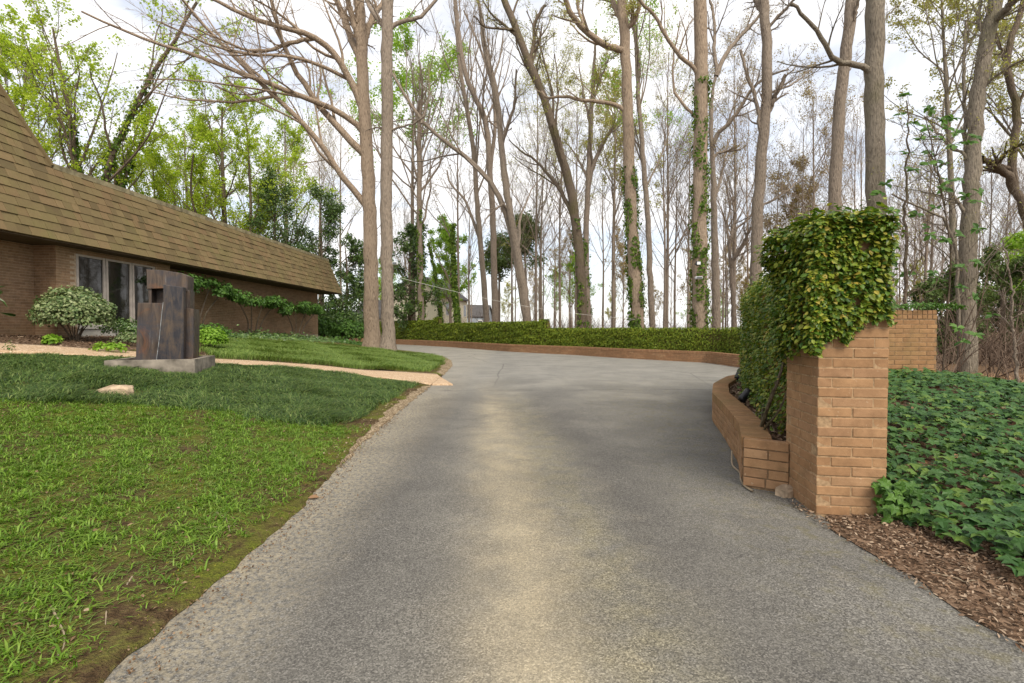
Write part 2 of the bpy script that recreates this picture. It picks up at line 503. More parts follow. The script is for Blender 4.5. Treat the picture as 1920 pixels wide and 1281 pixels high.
# --- brick and mortar
def brickmat(name, cols, stain=None):
    t = NT(name); c = t.coord('Object')
    g = t.n("ShaderNodeNewGeometry").outputs['Position']
    col = t.ramp(t.rnd(), [(i / (len(cols) - 1), k) for i, k in enumerate(cols)])
    f = t.noise(g, 9, 5, .65)
    col = t.mix(t.ramp(f, [(.33, .55), (.62, 0.)]), col, tuple(x * .55 for x in cols[0]))
    col = t.mix(t.ramp(t.noise(g, 2.3, 5, .7, .5), [(.56, 0.), (.70, .38)]), col, (.20, .15, .075))
    col = t.mix(t.ramp(t.noise(g, 27, 3, .6), [(.64, 0.), (.72, .4)]), col, (.56, .43, .29))
    pit = t.vor(g, 130)
    pm = t.math('MULTIPLY', t.ramp(pit, [(.13, 1.), (.2, 0.)]), t.ramp(t.noise(g, 60, 2), [(.5, 0.), (.6, 1.)]))
    col = t.mix(t.math('MULTIPLY', pm, .7), col, (.09, .05, .03))
    grit = t.noise(g, 220, 2, .6)
    col = t.mix(t.ramp(grit, [(.3, .25), (.6, 0.)]), col, (.16, .09, .045))
    if stain:
        col = t.mix(t.ramp(t.noise(g, 1.4, 5, .65), [(.45, 0.), (.7, stain[1])]), col, stain[0])
    h = t.math('SUBTRACT', t.math('ADD', t.math('MULTIPLY', f, .5), t.math('MULTIPLY', grit, .5)), pm)
    return t.done(t.principled(col, .88, .2, 0, t.bump(h, .5, .004)))
M['brick'] = brickmat("tan_brick", [(.325, .182, .092), (.365, .21, .107), (.40, .234, .12), (.34, .197, .108), (.43, .262, .142)])
M['brick_mossy'] = brickmat("weathered_brick", [(.30, .165, .078), (.34, .19, .09), (.38, .22, .105), (.29, .16, .082)], ((.17, .125, .05), .6))
M['brick_far'] = brickmat("wall_brick", [(.36, .19, .10), (.42, .235, .125), (.33, .18, .10), (.45, .27, .15)], ((.22, .13, .07), .5))
M['brick_house'] = brickmat("house_brick", [(.25, .155, .09), (.31, .195, .115), (.36, .235, .14), (.27, .175, .11)], ((.15, .11, .06), .4))
M['mortar'] = flat("mortar", (.36, .242, .14), .95, .1, 0, .25, 30)
M['mortar_dark'] = flat("mortar_dark", (.22, .145, .085), .95, .1, 0, .25, 30)

# --- house
t = NT("shingle"); g = t.n("ShaderNodeNewGeometry").outputs['Position']
col = t.ramp(t.rnd(), [(0, (.135, .095, .058)), (.25, (.21, .15, .088)), (.5, (.172, .128, .074)), (.75, (.235, .160, .098)), (.9, (.20, .128, .08)), (1, (.13, .098, .062))])
mm = t.n("ShaderNodeMapping"); t.put(mm.inputs[0], g); mm.inputs['Scale'].default_value = (3, 24, 3)
gr = t.noise(mm.outputs[0], 3.5, 5, .7)
col = t.mix(t.ramp(gr, [(.35, .45), (.65, 0.)]), col, (.085, .058, .036))
mo = t.noise(g, .75, 5, .65)
col = t.mix(t.ramp(mo, [(.50, 0.), (.72, .45)]), col, (.165, .15, .06))
col = t.mix(1., col, (.90, .95, .80), 'MULTIPLY')
M['shingle'] = t.done(t.principled(col, .9, .12, 0, t.bump(gr, .5, .006)))
M['ridge'] = flat("ridge_cap", (.25, .215, .13), .85, .2, 0, .3, 5)
M['soffit'] = flat("soffit", (.085, .062, .04), .85, .2, 0, .2, 3)
M['frame'] = flat("window_frame_paint", (.40, .35, .31), .6, .3, 0, .12, 6)
M['sill'] = flat("sill_paint", (.42, .40, .36), .7, .3, 0, .15, 6)
t = NT("window_glass"); c = t.coord()
M['glass'] = t.done(t.principled((.012, .013, .011), .03, .9, 0, t.bump(t.noise(c, 1.6, 2), .04, .02)))
# --- sculpture
t = NT("patinated_bronze"); g = t.n("ShaderNodeNewGeometry").outputs['Position']
mm = t.n("ShaderNodeMapping"); t.put(mm.inputs[0], g); mm.inputs['Scale'].default_value = (7, 7, .8)
sv = t.noise(mm.outputs[0], 1.6, 6, .7, .6)
cl = t.noise(g, 2.6, 5, .65, .8)
col = t.ramp(sv, [(.28, (.030, .024, .022)), (.45, (.075, .056, .046)), (.62, (.135, .095, .068)), (.8, (.115, .11, .115))])
col = t.mix(t.ramp(cl, [(.45, 0.), (.7, .8)]), col, (.050, .052, .066))
col = t.mix(t.ramp(t.noise(g, 1.7, 4, .6, 1.), [(.56, 0.), (.72, .65)]), col, (.24, .095, .035))
col = t.mix(t.ramp(t.noise(mm.outputs[0], 2.4, 5, .7), [(.60, 0.), (.72, .45)]), col, (.26, .255, .25))
M['bronze'] = t.done(t.principled(col, t.ramp(cl, [(.3, .32), (.7, .6)]), .5, .55, t.bump(sv, .25, .01)))
M['oxide'] = flat("pale_weld_oxide", (.27, .28, .29), .7, .3, .2, .4, 8)
M['concrete'] = flat("plinth_concrete", (.23, .20, .165), .9, .2, 0, .4, 4)
M['darkwater'] = flat("basin_lining", (.025, .022, .02), .35, .5, 0, .3, 12)
M['rock'] = flat("tan_stone", (.40, .30, .205), .9, .2, 0, .35, 7)
M['black'] = flat("black_metal", (.012, .012, .014), .45, .4, 0, .2, 30)
M['cablegrey'] = flat("pale_cable", (.62, .60, .56), .6, .3, 0, .1, 5)
M['lampwhite'] = flat("white_lamp_housing", (.72, .73, .75), .5, .4, 0, .1, 5)
M['hose'] = flat("tan_hose", (.28, .22, .15), .7, .3, 0, .2, 9)
# --- distant houses
M['cream'] = flat("cream_siding", (.72, .66, .50), .8, .2, 0, .06, 1)
M['greyhouse'] = flat("grey_siding", (.30, .34, .38), .8, .2, 0, .08, 1)
M['slate'] = flat("slate_roof", (.085, .08, .08), .85, .2, 0, .25, 2)
M['pane'] = flat("dark_pane", (.10, .11, .12), .15, .5, 0, .1, 1)
M['trimwhite'] = flat("white_trim", (.8, .78, .74), .7, .3, 0, .05, 1)
# --- barks
M['bark_a'] = barkmat("bark_pale", (.10, .070, .048), (.36, .275, .20))
M['bark_b'] = barkmat("bark_grey", (.085, .065, .05), (.29, .235, .185))
M['bark_c'] = barkmat("bark_brown", (.085, .064, .048), (.27, .215, .17), 1.2)
M['bark_d'] = barkmat("bark_dark_mossy", (.055, .042, .030), (.17, .13, .095), 1.2, (.13, .12, .04))
M['bark_e'] = barkmat("bark_right", (.085, .070, .055), (.26, .22, .17), 1.1, (.17, .155, .09))
M['twig'] = flat("twigs", (.17, .125, .092), .9, .1, 0, .3, 2)
M['twig_b'] = flat("twigs_pale", (.25, .19, .14), .9, .1, 0, .3, 2)
# --- foliage
M['mondo'] = leafmat("mondo_grass", [(.018, .042, .010), (.045, .092, .018), (.075, .14, .026), (.16, .24, .05), (.05, .10, .02), (.24, .29, .09)], .25, .55, .25)
M['weed'] = leafmat("weed_grass", [(.085, .17, .014), (.13, .25, .02), (.19, .33, .03), (.27, .40, .055), (.15, .26, .03)], .35, .5, .3)
M['mossblade'] = leafmat("moss_tufts", [(.12, .13, .015), (.20, .21, .025), (.28, .26, .045)], .2, .9, .1)
M['ivyg'] = leafmat("ground_ivy", [(.024, .070, .018), (.038, .098, .022), (.052, .125, .026), (.070, .155, .032), (.040, .10, .024), (.13, .21, .03), (.06, .135, .028), (.022, .065, .018)], .2, .5, .26)
M['figleaf'] = leafmat("wall_ivy_leaves", [(.030, .080, .010), (.055, .125, .013), (.10, .185, .017), (.18, .26, .024), (.36, .38, .04), (.14, .22, .02), (.07, .15, .016), (.26, .30, .035), (.44, .33, .06)], .25, .45, .35)
M['fighedge'] = leafmat("clipped_ivy", [(.095, .15, .012), (.15, .215, .016), (.215, .275, .022), (.28, .315, .032)], .22, .55, .25)
M['spring'] = leafmat("spring_leaves", [(.32, .44, .035), (.42, .54, .045), (.52, .62, .07), (.46, .52, .08)], .5, .55, .2)
M['spring2'] = leafmat("fresh_green_leaves", [(.24, .40, .05), (.33, .50, .07), (.43, .57, .10)], .5, .55, .2)
M['catkin'] = leafmat("yellow_green_buds", [(.36, .36, .10), (.46, .45, .12), (.42, .33, .14)], .4, .6, .2)
M['bud'] = leafmat("tan_buds", [(.34, .25, .12), (.42, .33, .17), (.30, .20, .11)], .4, .6, .2)
M['evergreen'] = leafmat("evergreen_leaves", [(.038, .080, .018), (.065, .125, .026), (.10, .17, .038), (.15, .23, .05)], .15, .35, .5)
M['pine'] = leafmat("pine_needles", [(.07, .115, .03), (.10, .15, .04), (.14, .19, .055)], .2, .6, .2)
M['treeivy'] = leafmat("tree_ivy", [(.055, .105, .014), (.085, .155, .02), (.14, .225, .03), (.22, .30, .045)], .3, .55, .2)
M['varieg'] = leafmat("variegated_leaves", [(.075, .13, .04), (.13, .20, .07), (.22, .28, .11), (.36, .40, .20), (.15, .22, .07)], .25, .5, .35)
M['magnolia'] = leafmat("big_magnolia_leaves", [(.05, .12, .022), (.08, .175, .03), (.13, .25, .045)], .35, .5, .25)
M['shrub'] = leafmat("shrub_leaves", [(.045, .11, .018), (.075, .165, .024), (.12, .24, .035)], .3, .5, .3)
M['lime'] = leafmat("lime_leaves", [(.16, .31, .025), (.24, .42, .04), (.33, .5, .07)], .4, .5, .3)
M['brush'] = flat("brush_twigs", (.14, .10, .075), .9, .1, 0, .4, .3)
M['dirt'] = litter("dirt_margin", [(.12, .085, .05), (.22, .165, .105), (.38, .30, .20)], 45)
M['fig_wood'] = flat("fig_wood", (.10, .085, .03), .95, .1, 0, .3, 8)
M['mortar_house'] = flat("house_mortar", (.40, .31, .22), .95, .1, 0, .2, 20)
t = NT("dark_bronze"); g = t.n("ShaderNodeNewGeometry").outputs['Position']
mm = t.n("ShaderNodeMapping"); t.put(mm.inputs[0], g); mm.inputs['Scale'].default_value = (6, 6, .9)
sv = t.noise(mm.outputs[0], 1.5, 6, .7, .6); cl = t.noise(g, 3.1, 5, .65, .8)
col = t.ramp(sv, [(.3, (.022, .022, .030)), (.5, (.05, .046, .05)), (.66, (.11, .082, .062)), (.8, (.19, .18, .18))])
col = t.mix(t.ramp(cl, [(.5, 0.), (.72, .6)]), col, (.15, .10, .06))
M['bronze_dark'] = t.done(t.principled(col, t.ramp(cl, [(.3, .3), (.7, .55)]), .5, .5, t.bump(sv, .25, .01)))
M['litterleaf'] = leafmat("leaf_scraps", [(.08, .045, .024), (.15, .09, .05), (.22, .145, .085), (.33, .235, .15)], .1, .85, .1, (1, .8, .6))

# ------------------------------------------------------------------ the setting: ground, drive, path, beds
def sheet(name, XX, YY, ZZ, mat, kind='structure'):
    nu, nv = XX.shape
    V = np.stack([XX, YY, ZZ], -1).reshape(-1, 3)
    F = quad_grid(nu, nv)
    a, b, c_ = V[F[0][0]], V[F[0][1]], V[F[0][2]]
    if np.cross(b - a, c_ - b)[2] < 0: F = F[:, ::-1]
    o = obj(name, raw_mesh(name, V, [F], True), mat)
    if kind: o['kind'] = kind
    return o

def axis(*segs):
    out = []
    for a, b, st in segs: out.append(np.arange(a, b, st))
    return np.unique(np.concatenate(out + [[segs[-1][1]]]))
gx = axis((-400, -60, 20), (-60, -20, 1.5), (-20, 14, .36), (14, 60, 1.5), (60, 400, 20))
gy = axis((-40, -4, 4), (-4, 34, .36), (34, 80, 1.2), (80, 600, 20))
GX, GY = np.meshgrid(gx, gy, indexing='ij')
sheet('ground', GX, GY, ground_h(GX, GY) - .035, M['litter'])

def left_x(Y): return np.interp(Y, LEFT[:, 1], LEFT[:, 0])
# driveway: strips from its left edge to its right edge
ys = np.concatenate([np.arange(-6, 8, .12), np.arange(8, 30, .3)])
def right_x(Y):
    return np.interp(Y, [-6, 3.6, 4.2, 5.5, 8, 9.5, 11.2, 12.0, 12.6, 18.6, 21.9, 25.2, 28.5, 32.6], [2.46, 2.46, 2.55, 2.9, 3.7, 4.4, 5.7, 7.0, 9.5, 9.3, 9.1, 6.2, 4.0, .2])
tt = np.linspace(0, 1, 40)
jit = .05 * bumps(ys * 3, ys * 2, 1.0) + .03 * bumps(ys * 9, ys * 7, 1.0, 2)
XL = left_x(ys) - .10
XR = right_x(ys) + np.where(ys < 3.7, jit, 0)
DX = XL[:, None] + (XR - XL)[:, None] * tt[None]
# the far bend, between the grass edge and the low wall
nb = 60
lf = resample(np.array([(left_x(29.7) - .1, 29.7), (-5.6, 31), (-8.2, 35.5), (-12.5, 40), (-19, 44.5), (-34, 49.5)]), nb, 2)
rf = resample(np.array([(right_x(29.7), 29.7), (0.1, 32.7), (-5, 41.1), (-9.4, 46.9), (-20, 57.6), (-34, 68)]), nb, 1)
BX = lf[:, 0:1] + (rf[:, 0:1] - lf[:, 0:1]) * tt[None]; BY = lf[:, 1:2] + (rf[:, 1:2] - lf[:, 1:2]) * tt[None]
AX = np.vstack([DX, BX[1:]]); AY = np.vstack([np.repeat(ys[:, None], 40, 1), BY[1:]])
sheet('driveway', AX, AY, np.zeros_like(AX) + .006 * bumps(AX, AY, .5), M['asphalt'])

# lawns
def lawn(name, Y0, Y1, t1, off, st, mat):
    yy = np.arange(Y0, Y1, st); td = np.concatenate([[0, .02, .06], np.arange(.15, t1, st)])
    j = .012 * bumps(yy * 1.2, yy, 1.0, 1) + .010 * bumps(yy * 8, yy * 5, 1.0, 3) + rng.normal(0, .012, len(yy))
    XX = (left_x(yy) + j)[:, None] - td[None]; YY = np.repeat(yy[:, None], len(td), 1)
    ZZ = ground_h(XX, YY) + off + .015 * bumps(XX, YY, 5, 2) * sstep(td / .4)[None]
    ZZ[:, 0] = .002; ZZ[:, 1] = np.maximum(ZZ[:, 1], .012); ZZ[:, 2] = np.maximum(ZZ[:, 2], .016)
    return sheet(name, XX, YY, ZZ, mat)
lawn('lawn', .3, 13.2, 7.6, .014, .09, M['moss_soil'])
lawn('lawn', 15.2, 29.5, 7.0, .014, .25, M['moss_soil'])
# planting bed between path and house
by = np.arange(2.0, 33.0, .3); bt = np.linspace(0, 1, 34)
b0 = np.interp(by, [2, 8.5, 11, 13, 16, 22, 33], [-9.5, -9.4, -7.2, -6.2, -7.6, -8.2, -9.0]); b1 = -14.6 + by * .0384
XX = b0[:, None] + (b1 - b0)[:, None] * bt[None]; YY = np.repeat(by[:, None], 34, 1)
sheet('planting_bed', XX, YY, ground_h(XX, YY) - .012 + .012 * bumps(XX, YY, 6, 1), M['mulch'])
# right-hand mulch strip and bank soil
my = np.concatenate([np.arange(-3, 4.2, .1), np.arange(4.2, 13, .25)]); mt = np.linspace(0, 1, 40) ** 1.6
m0 = np.interp(my, [-3, 3.6, 4.45, 6.2, 8.4, 10, 13], [2.40, 2.42, 2.8, 3.45, 4.35, 5.2, 7]) + np.where(my < 3.7, .06 * bumps(my * 3, my * 2, 1) + .03 * bumps(my * 11, my * 4, 1), 0)
XX = m0[:, None] + (15 - m0)[:, None] * mt[None]; YY = np.repeat(my[:, None], 40, 1)
ZZ = ground_h(XX, YY) + .006 + .02 * bumps(XX, YY, 7, 1) * sstep((XX - m0[:, None]) / .3); ZZ[:, 0] = .003
ZZ[:, 1:8] = np.maximum(ZZ[:, 1:8], .008)
sheet('mulch_strip', XX, YY, ZZ, M['mulch'])

# path of exposed aggregate
PATH = np.array([(-2.02, 14.35, 2.9), (-2.5, 14.2, 2.6), (-3.3, 14.0, 2.0), (-4.5, 13.75, 1.35), (-5.8, 13.4, 1.05), (-7.4, 12.4, 1.15), (-9.0, 11.5, 1.4),
                 (-10.3, 10.75, 1.7), (-11.6, 9.95, 1.9), (-14.0, 8.3, 2.1)])
pc = resample(PATH, 90, 4)
tg = np.gradient(pc[:, :2], axis=0); tg = norm(tg); nn = np.stack([-tg[:, 1], tg[:, 0]], 1)
pw = np.linspace(-.5, .5, 9)
PX = pc[:, 0:1] + nn[:, 0:1] * pw[None] * pc[:, 2:3]; PY = pc[:, 1:2] + nn[:, 1:2] * pw[None] * pc[:, 2:3]
PZ = np.maximum(ground_h(PX, PY) + .03, .009)
# edges turned down
PX = np.concatenate([PX[:, :1], PX, PX[:, -1:]], 1); PY = np.concatenate([PY[:, :1], PY, PY[:, -1:]], 1)
PZ = np.concatenate([PZ[:, :1] - .08, PZ, PZ[:, -1:] - .08], 1)
sheet('path', PX, PY, PZ, M['aggregate'])
PATH_POLY = np.vstack([np.stack([PX[:, 1], PY[:, 1]], 1), np.stack([PX[:, -2], PY[:, -2]], 1)[::-1]])

# bare gravelly margin where the grass meets the drive
yy = np.arange(5.2, 27, .12); td = np.linspace(0, 1, 6)
wd = np.interp(yy, [5.2, 6.5, 8, 10, 12.4, 12.8, 15.7, 16.2, 20, 23, 27], [.02, .08, .16, .2, .16, .0, .0, .25, .4, .4, .1]) * (1 + .25 * bumps(yy * 4, yy * 3, 1, 2))
XX = (left_x(yy) + .05 + .04 * bumps(yy * 7, yy, 1, 4))[:, None] - td[None] * wd[:, None]
YY = np.repeat(yy[:, None], 6, 1)
sheet('drive_margin', XX, YY, np.maximum(ground_h(XX, YY), 0) + .022 * np.sin(td * math.pi)[None] + .004 + .012 * (td > .5)[None], M['dirt'])

# ------------------------------------------------------------------ brickwork
_bm = {}
def brick_mesh(l, w, h, c=.004):
    k = (round(l, 3), round(w, 3), round(h, 3))
    if k not in _bm:
        V, F = chamfer_box(*k, c)
        V = V + rng.normal(0, .0008, V.shape)
        _bm[k] = raw_mesh('brick', V, F)
    return _bm[k]
def brick_obj(parent, x, y, z, rz, l, w, h, mat, name='brick'):
    me = brick_mesh(l, w, h)
    if not me.materials: me.materials.append(mat)
    o = bpy.data.objects.new(name, me); COL.objects.link(o); o.parent = parent
    o.location = (x + random.gauss(0, .0012), y + random.gauss(0, .0012), z); o.rotation_euler = (random.gauss(0, .004), random.gauss(0, .004), rz + random.gauss(0, .004))
    if me.materials[0] is not mat:
        o.material_slots[0].link = 'OBJECT'; o.material_slots[0].material = mat
    return o
def brick_add(mb, x, y, z, rz, l, w, h):
    c_, s_ = math.cos(rz), math.sin(rz)
    V = []
    for a in (-l / 2, l / 2):
        for b in (-w / 2, w / 2):
            for d in (-h / 2, h / 2): V.append((x + a * c_ - b * s_, y + a * s_ + b * c_, z + d))
    mb.add(V, BOXF)

class Curve:
    def __init__(s, pts, n=200, smooth=6):
        s.p = resample(np.array(pts, float), n, smooth)
        s.s = np.concatenate([[0], np.cumsum(np.linalg.norm(np.diff(s.p, axis=0), axis=1))]); s.len = s.s[-1]
    def at(s, d):
        d = min(max(d, 0), s.len)
        x, y = np.interp(d, s.s, s.p[:, 0]), np.interp(d, s.s, s.p[:, 1])
        e = .06
        x0, y0 = np.interp(max(0, d - e), s.s, s.p[:, 0]), np.interp(max(0, d - e), s.s, s.p[:, 1])
        x1, y1 = np.interp(min(s.len, d + e), s.s, s.p[:, 0]), np.interp(min(s.len, d + e), s.s, s.p[:, 1])
        return x, y, math.atan2(y1 - y0, x1 - x0)
    def off(s, o):
        tg = norm(np.gradient(s.p, axis=0))
        return s.p + np.stack([-tg[:, 1], tg[:, 0]], 1) * o

def wall_core(mb, cv, o0, o1, z0, z1):
    a, b = cv.off(o0), cv.off(o1); n = len(a)
    z0 = np.broadcast_to(z0, (n,)); z1 = np.broadcast_to(z1, (n,))
    ring = np.stack([np.column_stack([a, z0]), np.column_stack([a, z1]), np.column_stack([b, z1]), np.column_stack([b, z0])], 1)
    V = ring.reshape(-1, 3); i = np.arange(n - 1)[:, None] * 4
    F = np.vstack([np.hstack([i + k, i + (k + 1) % 4, i + 4 + (k + 1) % 4, i + 4 + k]) for k in range(4)])
    mb.add(V, [F, np.array([[0, 1, 2, 3]]) if False else np.array([[0, 3, 2, 1], [4 * (n - 1), 4 * (n - 1) + 1, 4 * (n - 1) + 2, 4 * (n - 1) + 3]])])

CO = .0795      # course height
# --- gate pier
PIER_A = -R(8)
PIER_O = np.array([2.46, 3.88])                     # its front corner on the drive side
ex = np.array([math.cos(PIER_A), math.sin(PIER_A)]); ey = np.array([-ex[1], ex[0]])
PW, PD, PH = .52, .60, 29 * CO
pier = thing('gate_pier', 'tan brick gate pier beside the drive, its upper half buried under creeping fig', 'gate pier', (*PIER_O, 0), PIER_A)
mb = MB(); box(mb, (.0055, .0055, -.1), (PW - .0055, PD - .0055, PH - .004)); mb.build('mortar', M['mortar'], pier)
bw = .105
for k in range(29):
    z = (k + .5) * CO; h = CO - .0105
    if k % 2 == 0:
        for y in (bw / 2, PD - bw / 2):
            for x in (PW / 4, 3 * PW / 4): brick_obj(pier, x, y, z, 0, PW / 2 - (.010 if True else 0), bw, h, M['brick'])
        for x in (bw / 2, PW - bw / 2):
            m = PD - 2 * bw
            for y in (bw + m * .3, bw + m * .8): brick_obj(pier, x, y, z, math.pi / 2, (m * .6 if y < PD * .5 else m * .4) - .010, bw, h, M['brick'])
    else:
        for x in (bw / 2, PW - bw / 2):
            for y in (PD / 4, 3 * PD / 4): brick_obj(pier, x, y, z, math.pi / 2, PD / 2 - .010, bw, h, M['brick'])
        for y in (bw / 2, PD - bw / 2): brick_obj(pier, PW / 2, y, z, 0, PW - 2 * bw - .010, bw, h, M['brick'])

# --- wing wall behind the pier
WING = Curve([(2.78, 4.40), (3.45, 6.2), (4.28, 8.4), (5.05, 10.0), (6.3, 11.3), (7.6, 12.1)], 160, 6)
wing = thing('garden_wall', 'curved brick garden wall running back from the pier, almost hidden by creeping fig', 'garden wall', (*WING.p[80], 0))
mb = MB(); wall_core(mb, WING, -.10, .10, -.1, 2.06); mb.build('mortar', M['mortar'], wing, (*WING.p[80], 0))
mb = MB()
for k in range(26):
    s = .145 if k % 2 else 0.0
    while s < WING.len - .15:
        x, y, a = WING.at(s + .14)
        for sd in (-1, 1):
            brick_add(mb, x - sd * .07 * math.sin(a), y + sd * .07 * math.cos(a), (k + .5) * CO, a, .274, .09, CO - .0105)
        s += .285
tag(mb.build('bricks', M['brick'], wing, (*WING.p[80], 0)), kind='stuff')

# --- planter wall in front of it
PL_TOP = .47
PLANT = Curve([(2.34, 4.60), (2.66, 5.35), (3.02, 6.5), (3.42, 7.9), (3.98, 9.2), (4.85, 10.6), (6.1, 11.9), (7.4, 12.6)], 200, 8)
planter = thing('planter_wall', 'low curved brick planter wall edging the drive in front of the ivy wall', 'planter wall', (*PLANT.p[60], 0))
ox, oy = PLANT.p[60]
mb = MB(); wall_core(mb, PLANT, -.115, .115, -.1, PL_TOP - .012)
mb.build('mortar', M['mortar_dark'], planter, (ox, oy, 0))
for k in range(4):
    z0 = PL_TOP - .135 - (k + 1) * .084
    s = .14 if k % 2 else 0.0
    while s < PLANT.len - .1:
        if s < 7.2:
            x, y, a = PLANT.at(s + .14)
            brick_obj(planter, x - .078 * math.sin(a) - ox, y + .078 * math.cos(a) - oy, z0 + .042, a, .272, .10, .0735, M['brick'])
        s += .284
s = .04
while s < 8.2:
    x, y, a = PLANT.at(s)
    brick_obj(planter, x - ox, y - oy, PL_TOP - .066, a, .066, .262, .128, M['brick_mossy'])
    s += .0765
# end face, butting against the pier
ea = math.atan2(*( (PIER_O + ey * .52) - np.array([2.30, 4.52]))[::-1])
e0 = np.array([2.20, 4.575]); e1 = PIER_O + ey * .50 + np.array([-.004, 0]); el = np.linalg.norm(e1 - e0)
ed = (e1 - e0) / el; en = np.array([-ed[1], ed[0]])
for k in range(5):
    z = PL_TOP - .05 - k * .0905
    cuts = [0, .55, 1] if k % 2 == 1 else ([0, 1.0] if k != 4 else [0, .5, 1.0])
    for a, b in zip(cuts[:-1], cuts[1:]):
        c = e0 + ed * el * (a + b) / 2 + en * .05
        brick_obj(planter, c[0] - ox, c[1] - oy, z, math.atan2(ed[1], ed[0]), (b - a) * el - .010, .10, .080, M['brick'])
mb = MB()
cc = e0 + ed * el / 2 + en * .055
brick_add(mb, cc[0], cc[1], .2, math.atan2(ed[1], ed[0]), el - .004, .085, .5)
mb.build('end_mortar', M['mortar_dark'], planter, (ox, oy, 0))
# soil inside the planter
n = 60; sp = np.linspace(0, 1, n)
pa = np.stack([np.interp(sp * 9.2, PLANT.s, PLANT.off(-.10)[:, 0]), np.interp(sp * 9.2, PLANT.s, PLANT.off(-.10)[:, 1])], 1)
pb = np.stack([np.interp(sp * 8.8, WING.s, WING.off(.06)[:, 0]), np.interp(sp * 8.8, WING.s, WING.off(.06)[:, 1])], 1)
w8 = np.linspace(0, 1, 9)
XX = pa[:, 0:1] + (pb - pa)[:, 0:1] * w8; YY = pa[:, 1:2] + (pb - pa)[:, 1:2] * w8
sheet('planter_soil', XX, YY, .36 + .02 * bumps(XX, YY, 8) + .05 * w8[None], M['mulch'])

# --- brick screen wall behind the bank
SC0 = at(1640, 640, 8.6)[0]; SC1 = at(1757, 640, 8.6)[0]
SCZ1 = 1.84
screen = thing('screen_wall', 'mossy brick screen wall with a ledge of weeds, behind the ivy bank', 'screen wall', (SC0, 8.6, 0))
W_ = SC1 - SC0 + 1.2
mb = MB(); box(mb, (-1.2, .006, -.1), (SC1 - SC0 - .006, .24, SCZ1 - .02)); mb.build('mortar', M['mortar_dark'], screen)
nc = 19
for k in range(nc):
    z = SCZ1 - .21 - k * CO
    x = -1.2 + (.14 if k % 2 else 0)
    while x < SC1 - SC0 - .05:
        l = min(.274, SC1 - SC0 - x)
        if x > -.75 and z > .45: brick_obj(screen, x + l / 2, .045, z, 0, l, .09, CO - .0105, M['brick_mossy'])
        x += .285
x = -.75
while x < SC1 - SC0 - .02:
    for z in (SCZ1 - .035, SCZ1 - .115): brick_obj(screen, x + .04, .12, z, 0, .078, .245, .071, M['brick_mossy'])
    x += .0885

# --- long low wall along the drive with the clipped ivy wall behind it
LOWC = Curve([tuple(p) for p in LOW], 500, 2)
LZ = .50
low = thing('retaining_wall', 'long low brick retaining wall curving along the far side of the drive', 'retaining wall', (*LOWC.p[250], 0))
lo_o = (*LOWC.p[250], 0)
mb = MB(); wall_core(mb, LOWC, -.10, .10, -.1, LZ - .012); mb.build('mortar', M['mortar_dark'], low, lo_o)
mb = MB()
for k in range(5):
    z = LZ - .13 - (k + .5) * .079; s = 1.0 + (.14 if k % 2 else 0)
    while s < LOWC.len - .3:
        x, y, a = LOWC.at(s + .14)
        brick_add(mb, x - .062 * math.sin(a), y + .062 * math.cos(a), z, a, .268, .09, .066)
        s += .284
s = 1.0
while s < LOWC.len - .1:
    x, y, a = LOWC.at(s); brick_add(mb, x, y, LZ - .062, a, .064, .235, .122); s += .08
tag(mb.build('bricks', M['brick_far'], low, lo_o), kind='stuff')

def _unused_ivy_faces(mb, P, N, size, g, droop=.55, jit=.35):
    n = len(P)
    Nn = norm(N + g.normal(0, jit, (n, 3)) + np.array([0, 0, .35]))
    down = norm(np.array([0, 0, -1.]) + g.normal(0, droop, (n, 3)))
    scatter(mb, OVAL_V, OVAL_F, P, Nn, down, size)

# clipped ivy wall: two heights, with small merlons at the steps
hedge = thing('ivy_wall', 'long clipped wall of dark green creeping fig above the low brick wall', 'ivy wall', lo_o)
mb = MB(); mc = MB()
HB = -.62
def hedge_top(s):
    x, y, _ = LOWC.at(s)
    return None
ss = np.linspace(.5, LOWC.len - .5, 900)
hx = np.array([LOWC.at(s)[0] for s in ss]); hy = np.array([LOWC.at(s)[1] for s in ss])
hpix = 960 + FPX * hx / np.maximum(hy, 1)
Hs = np.where(hpix < 1013, 2.02, 1.56)
Hs = np.where((hpix > 1000) & (hpix < 1014), 2.14, Hs)
Hs = np.where((hpix > 805) & (hpix < 813) & (hy > 30), 2.62, Hs)
Hs = np.where((hpix <= 805) & (hy > 35), 2.35, Hs)
class _C2: pass
tgt = np.stack([np.gradient(hx), np.gradient(hy)], 1); tgt = norm(tgt); nl = np.stack([-tgt[:, 1], tgt[:, 0]], 1)
cv = Curve([(0, 0), (1, 0)], 2, 0); cv.p = np.stack([hx, hy], 1) - 0 * nl
wall_core(mc, cv, -.85, -.55, .3, Hs - .05)
hm = mc.build('brick_core', M['fig_wood'], hedge, lo_o)
nL = 90000
si = rng.integers(0, 899, nL); hz = rng.random(nL)
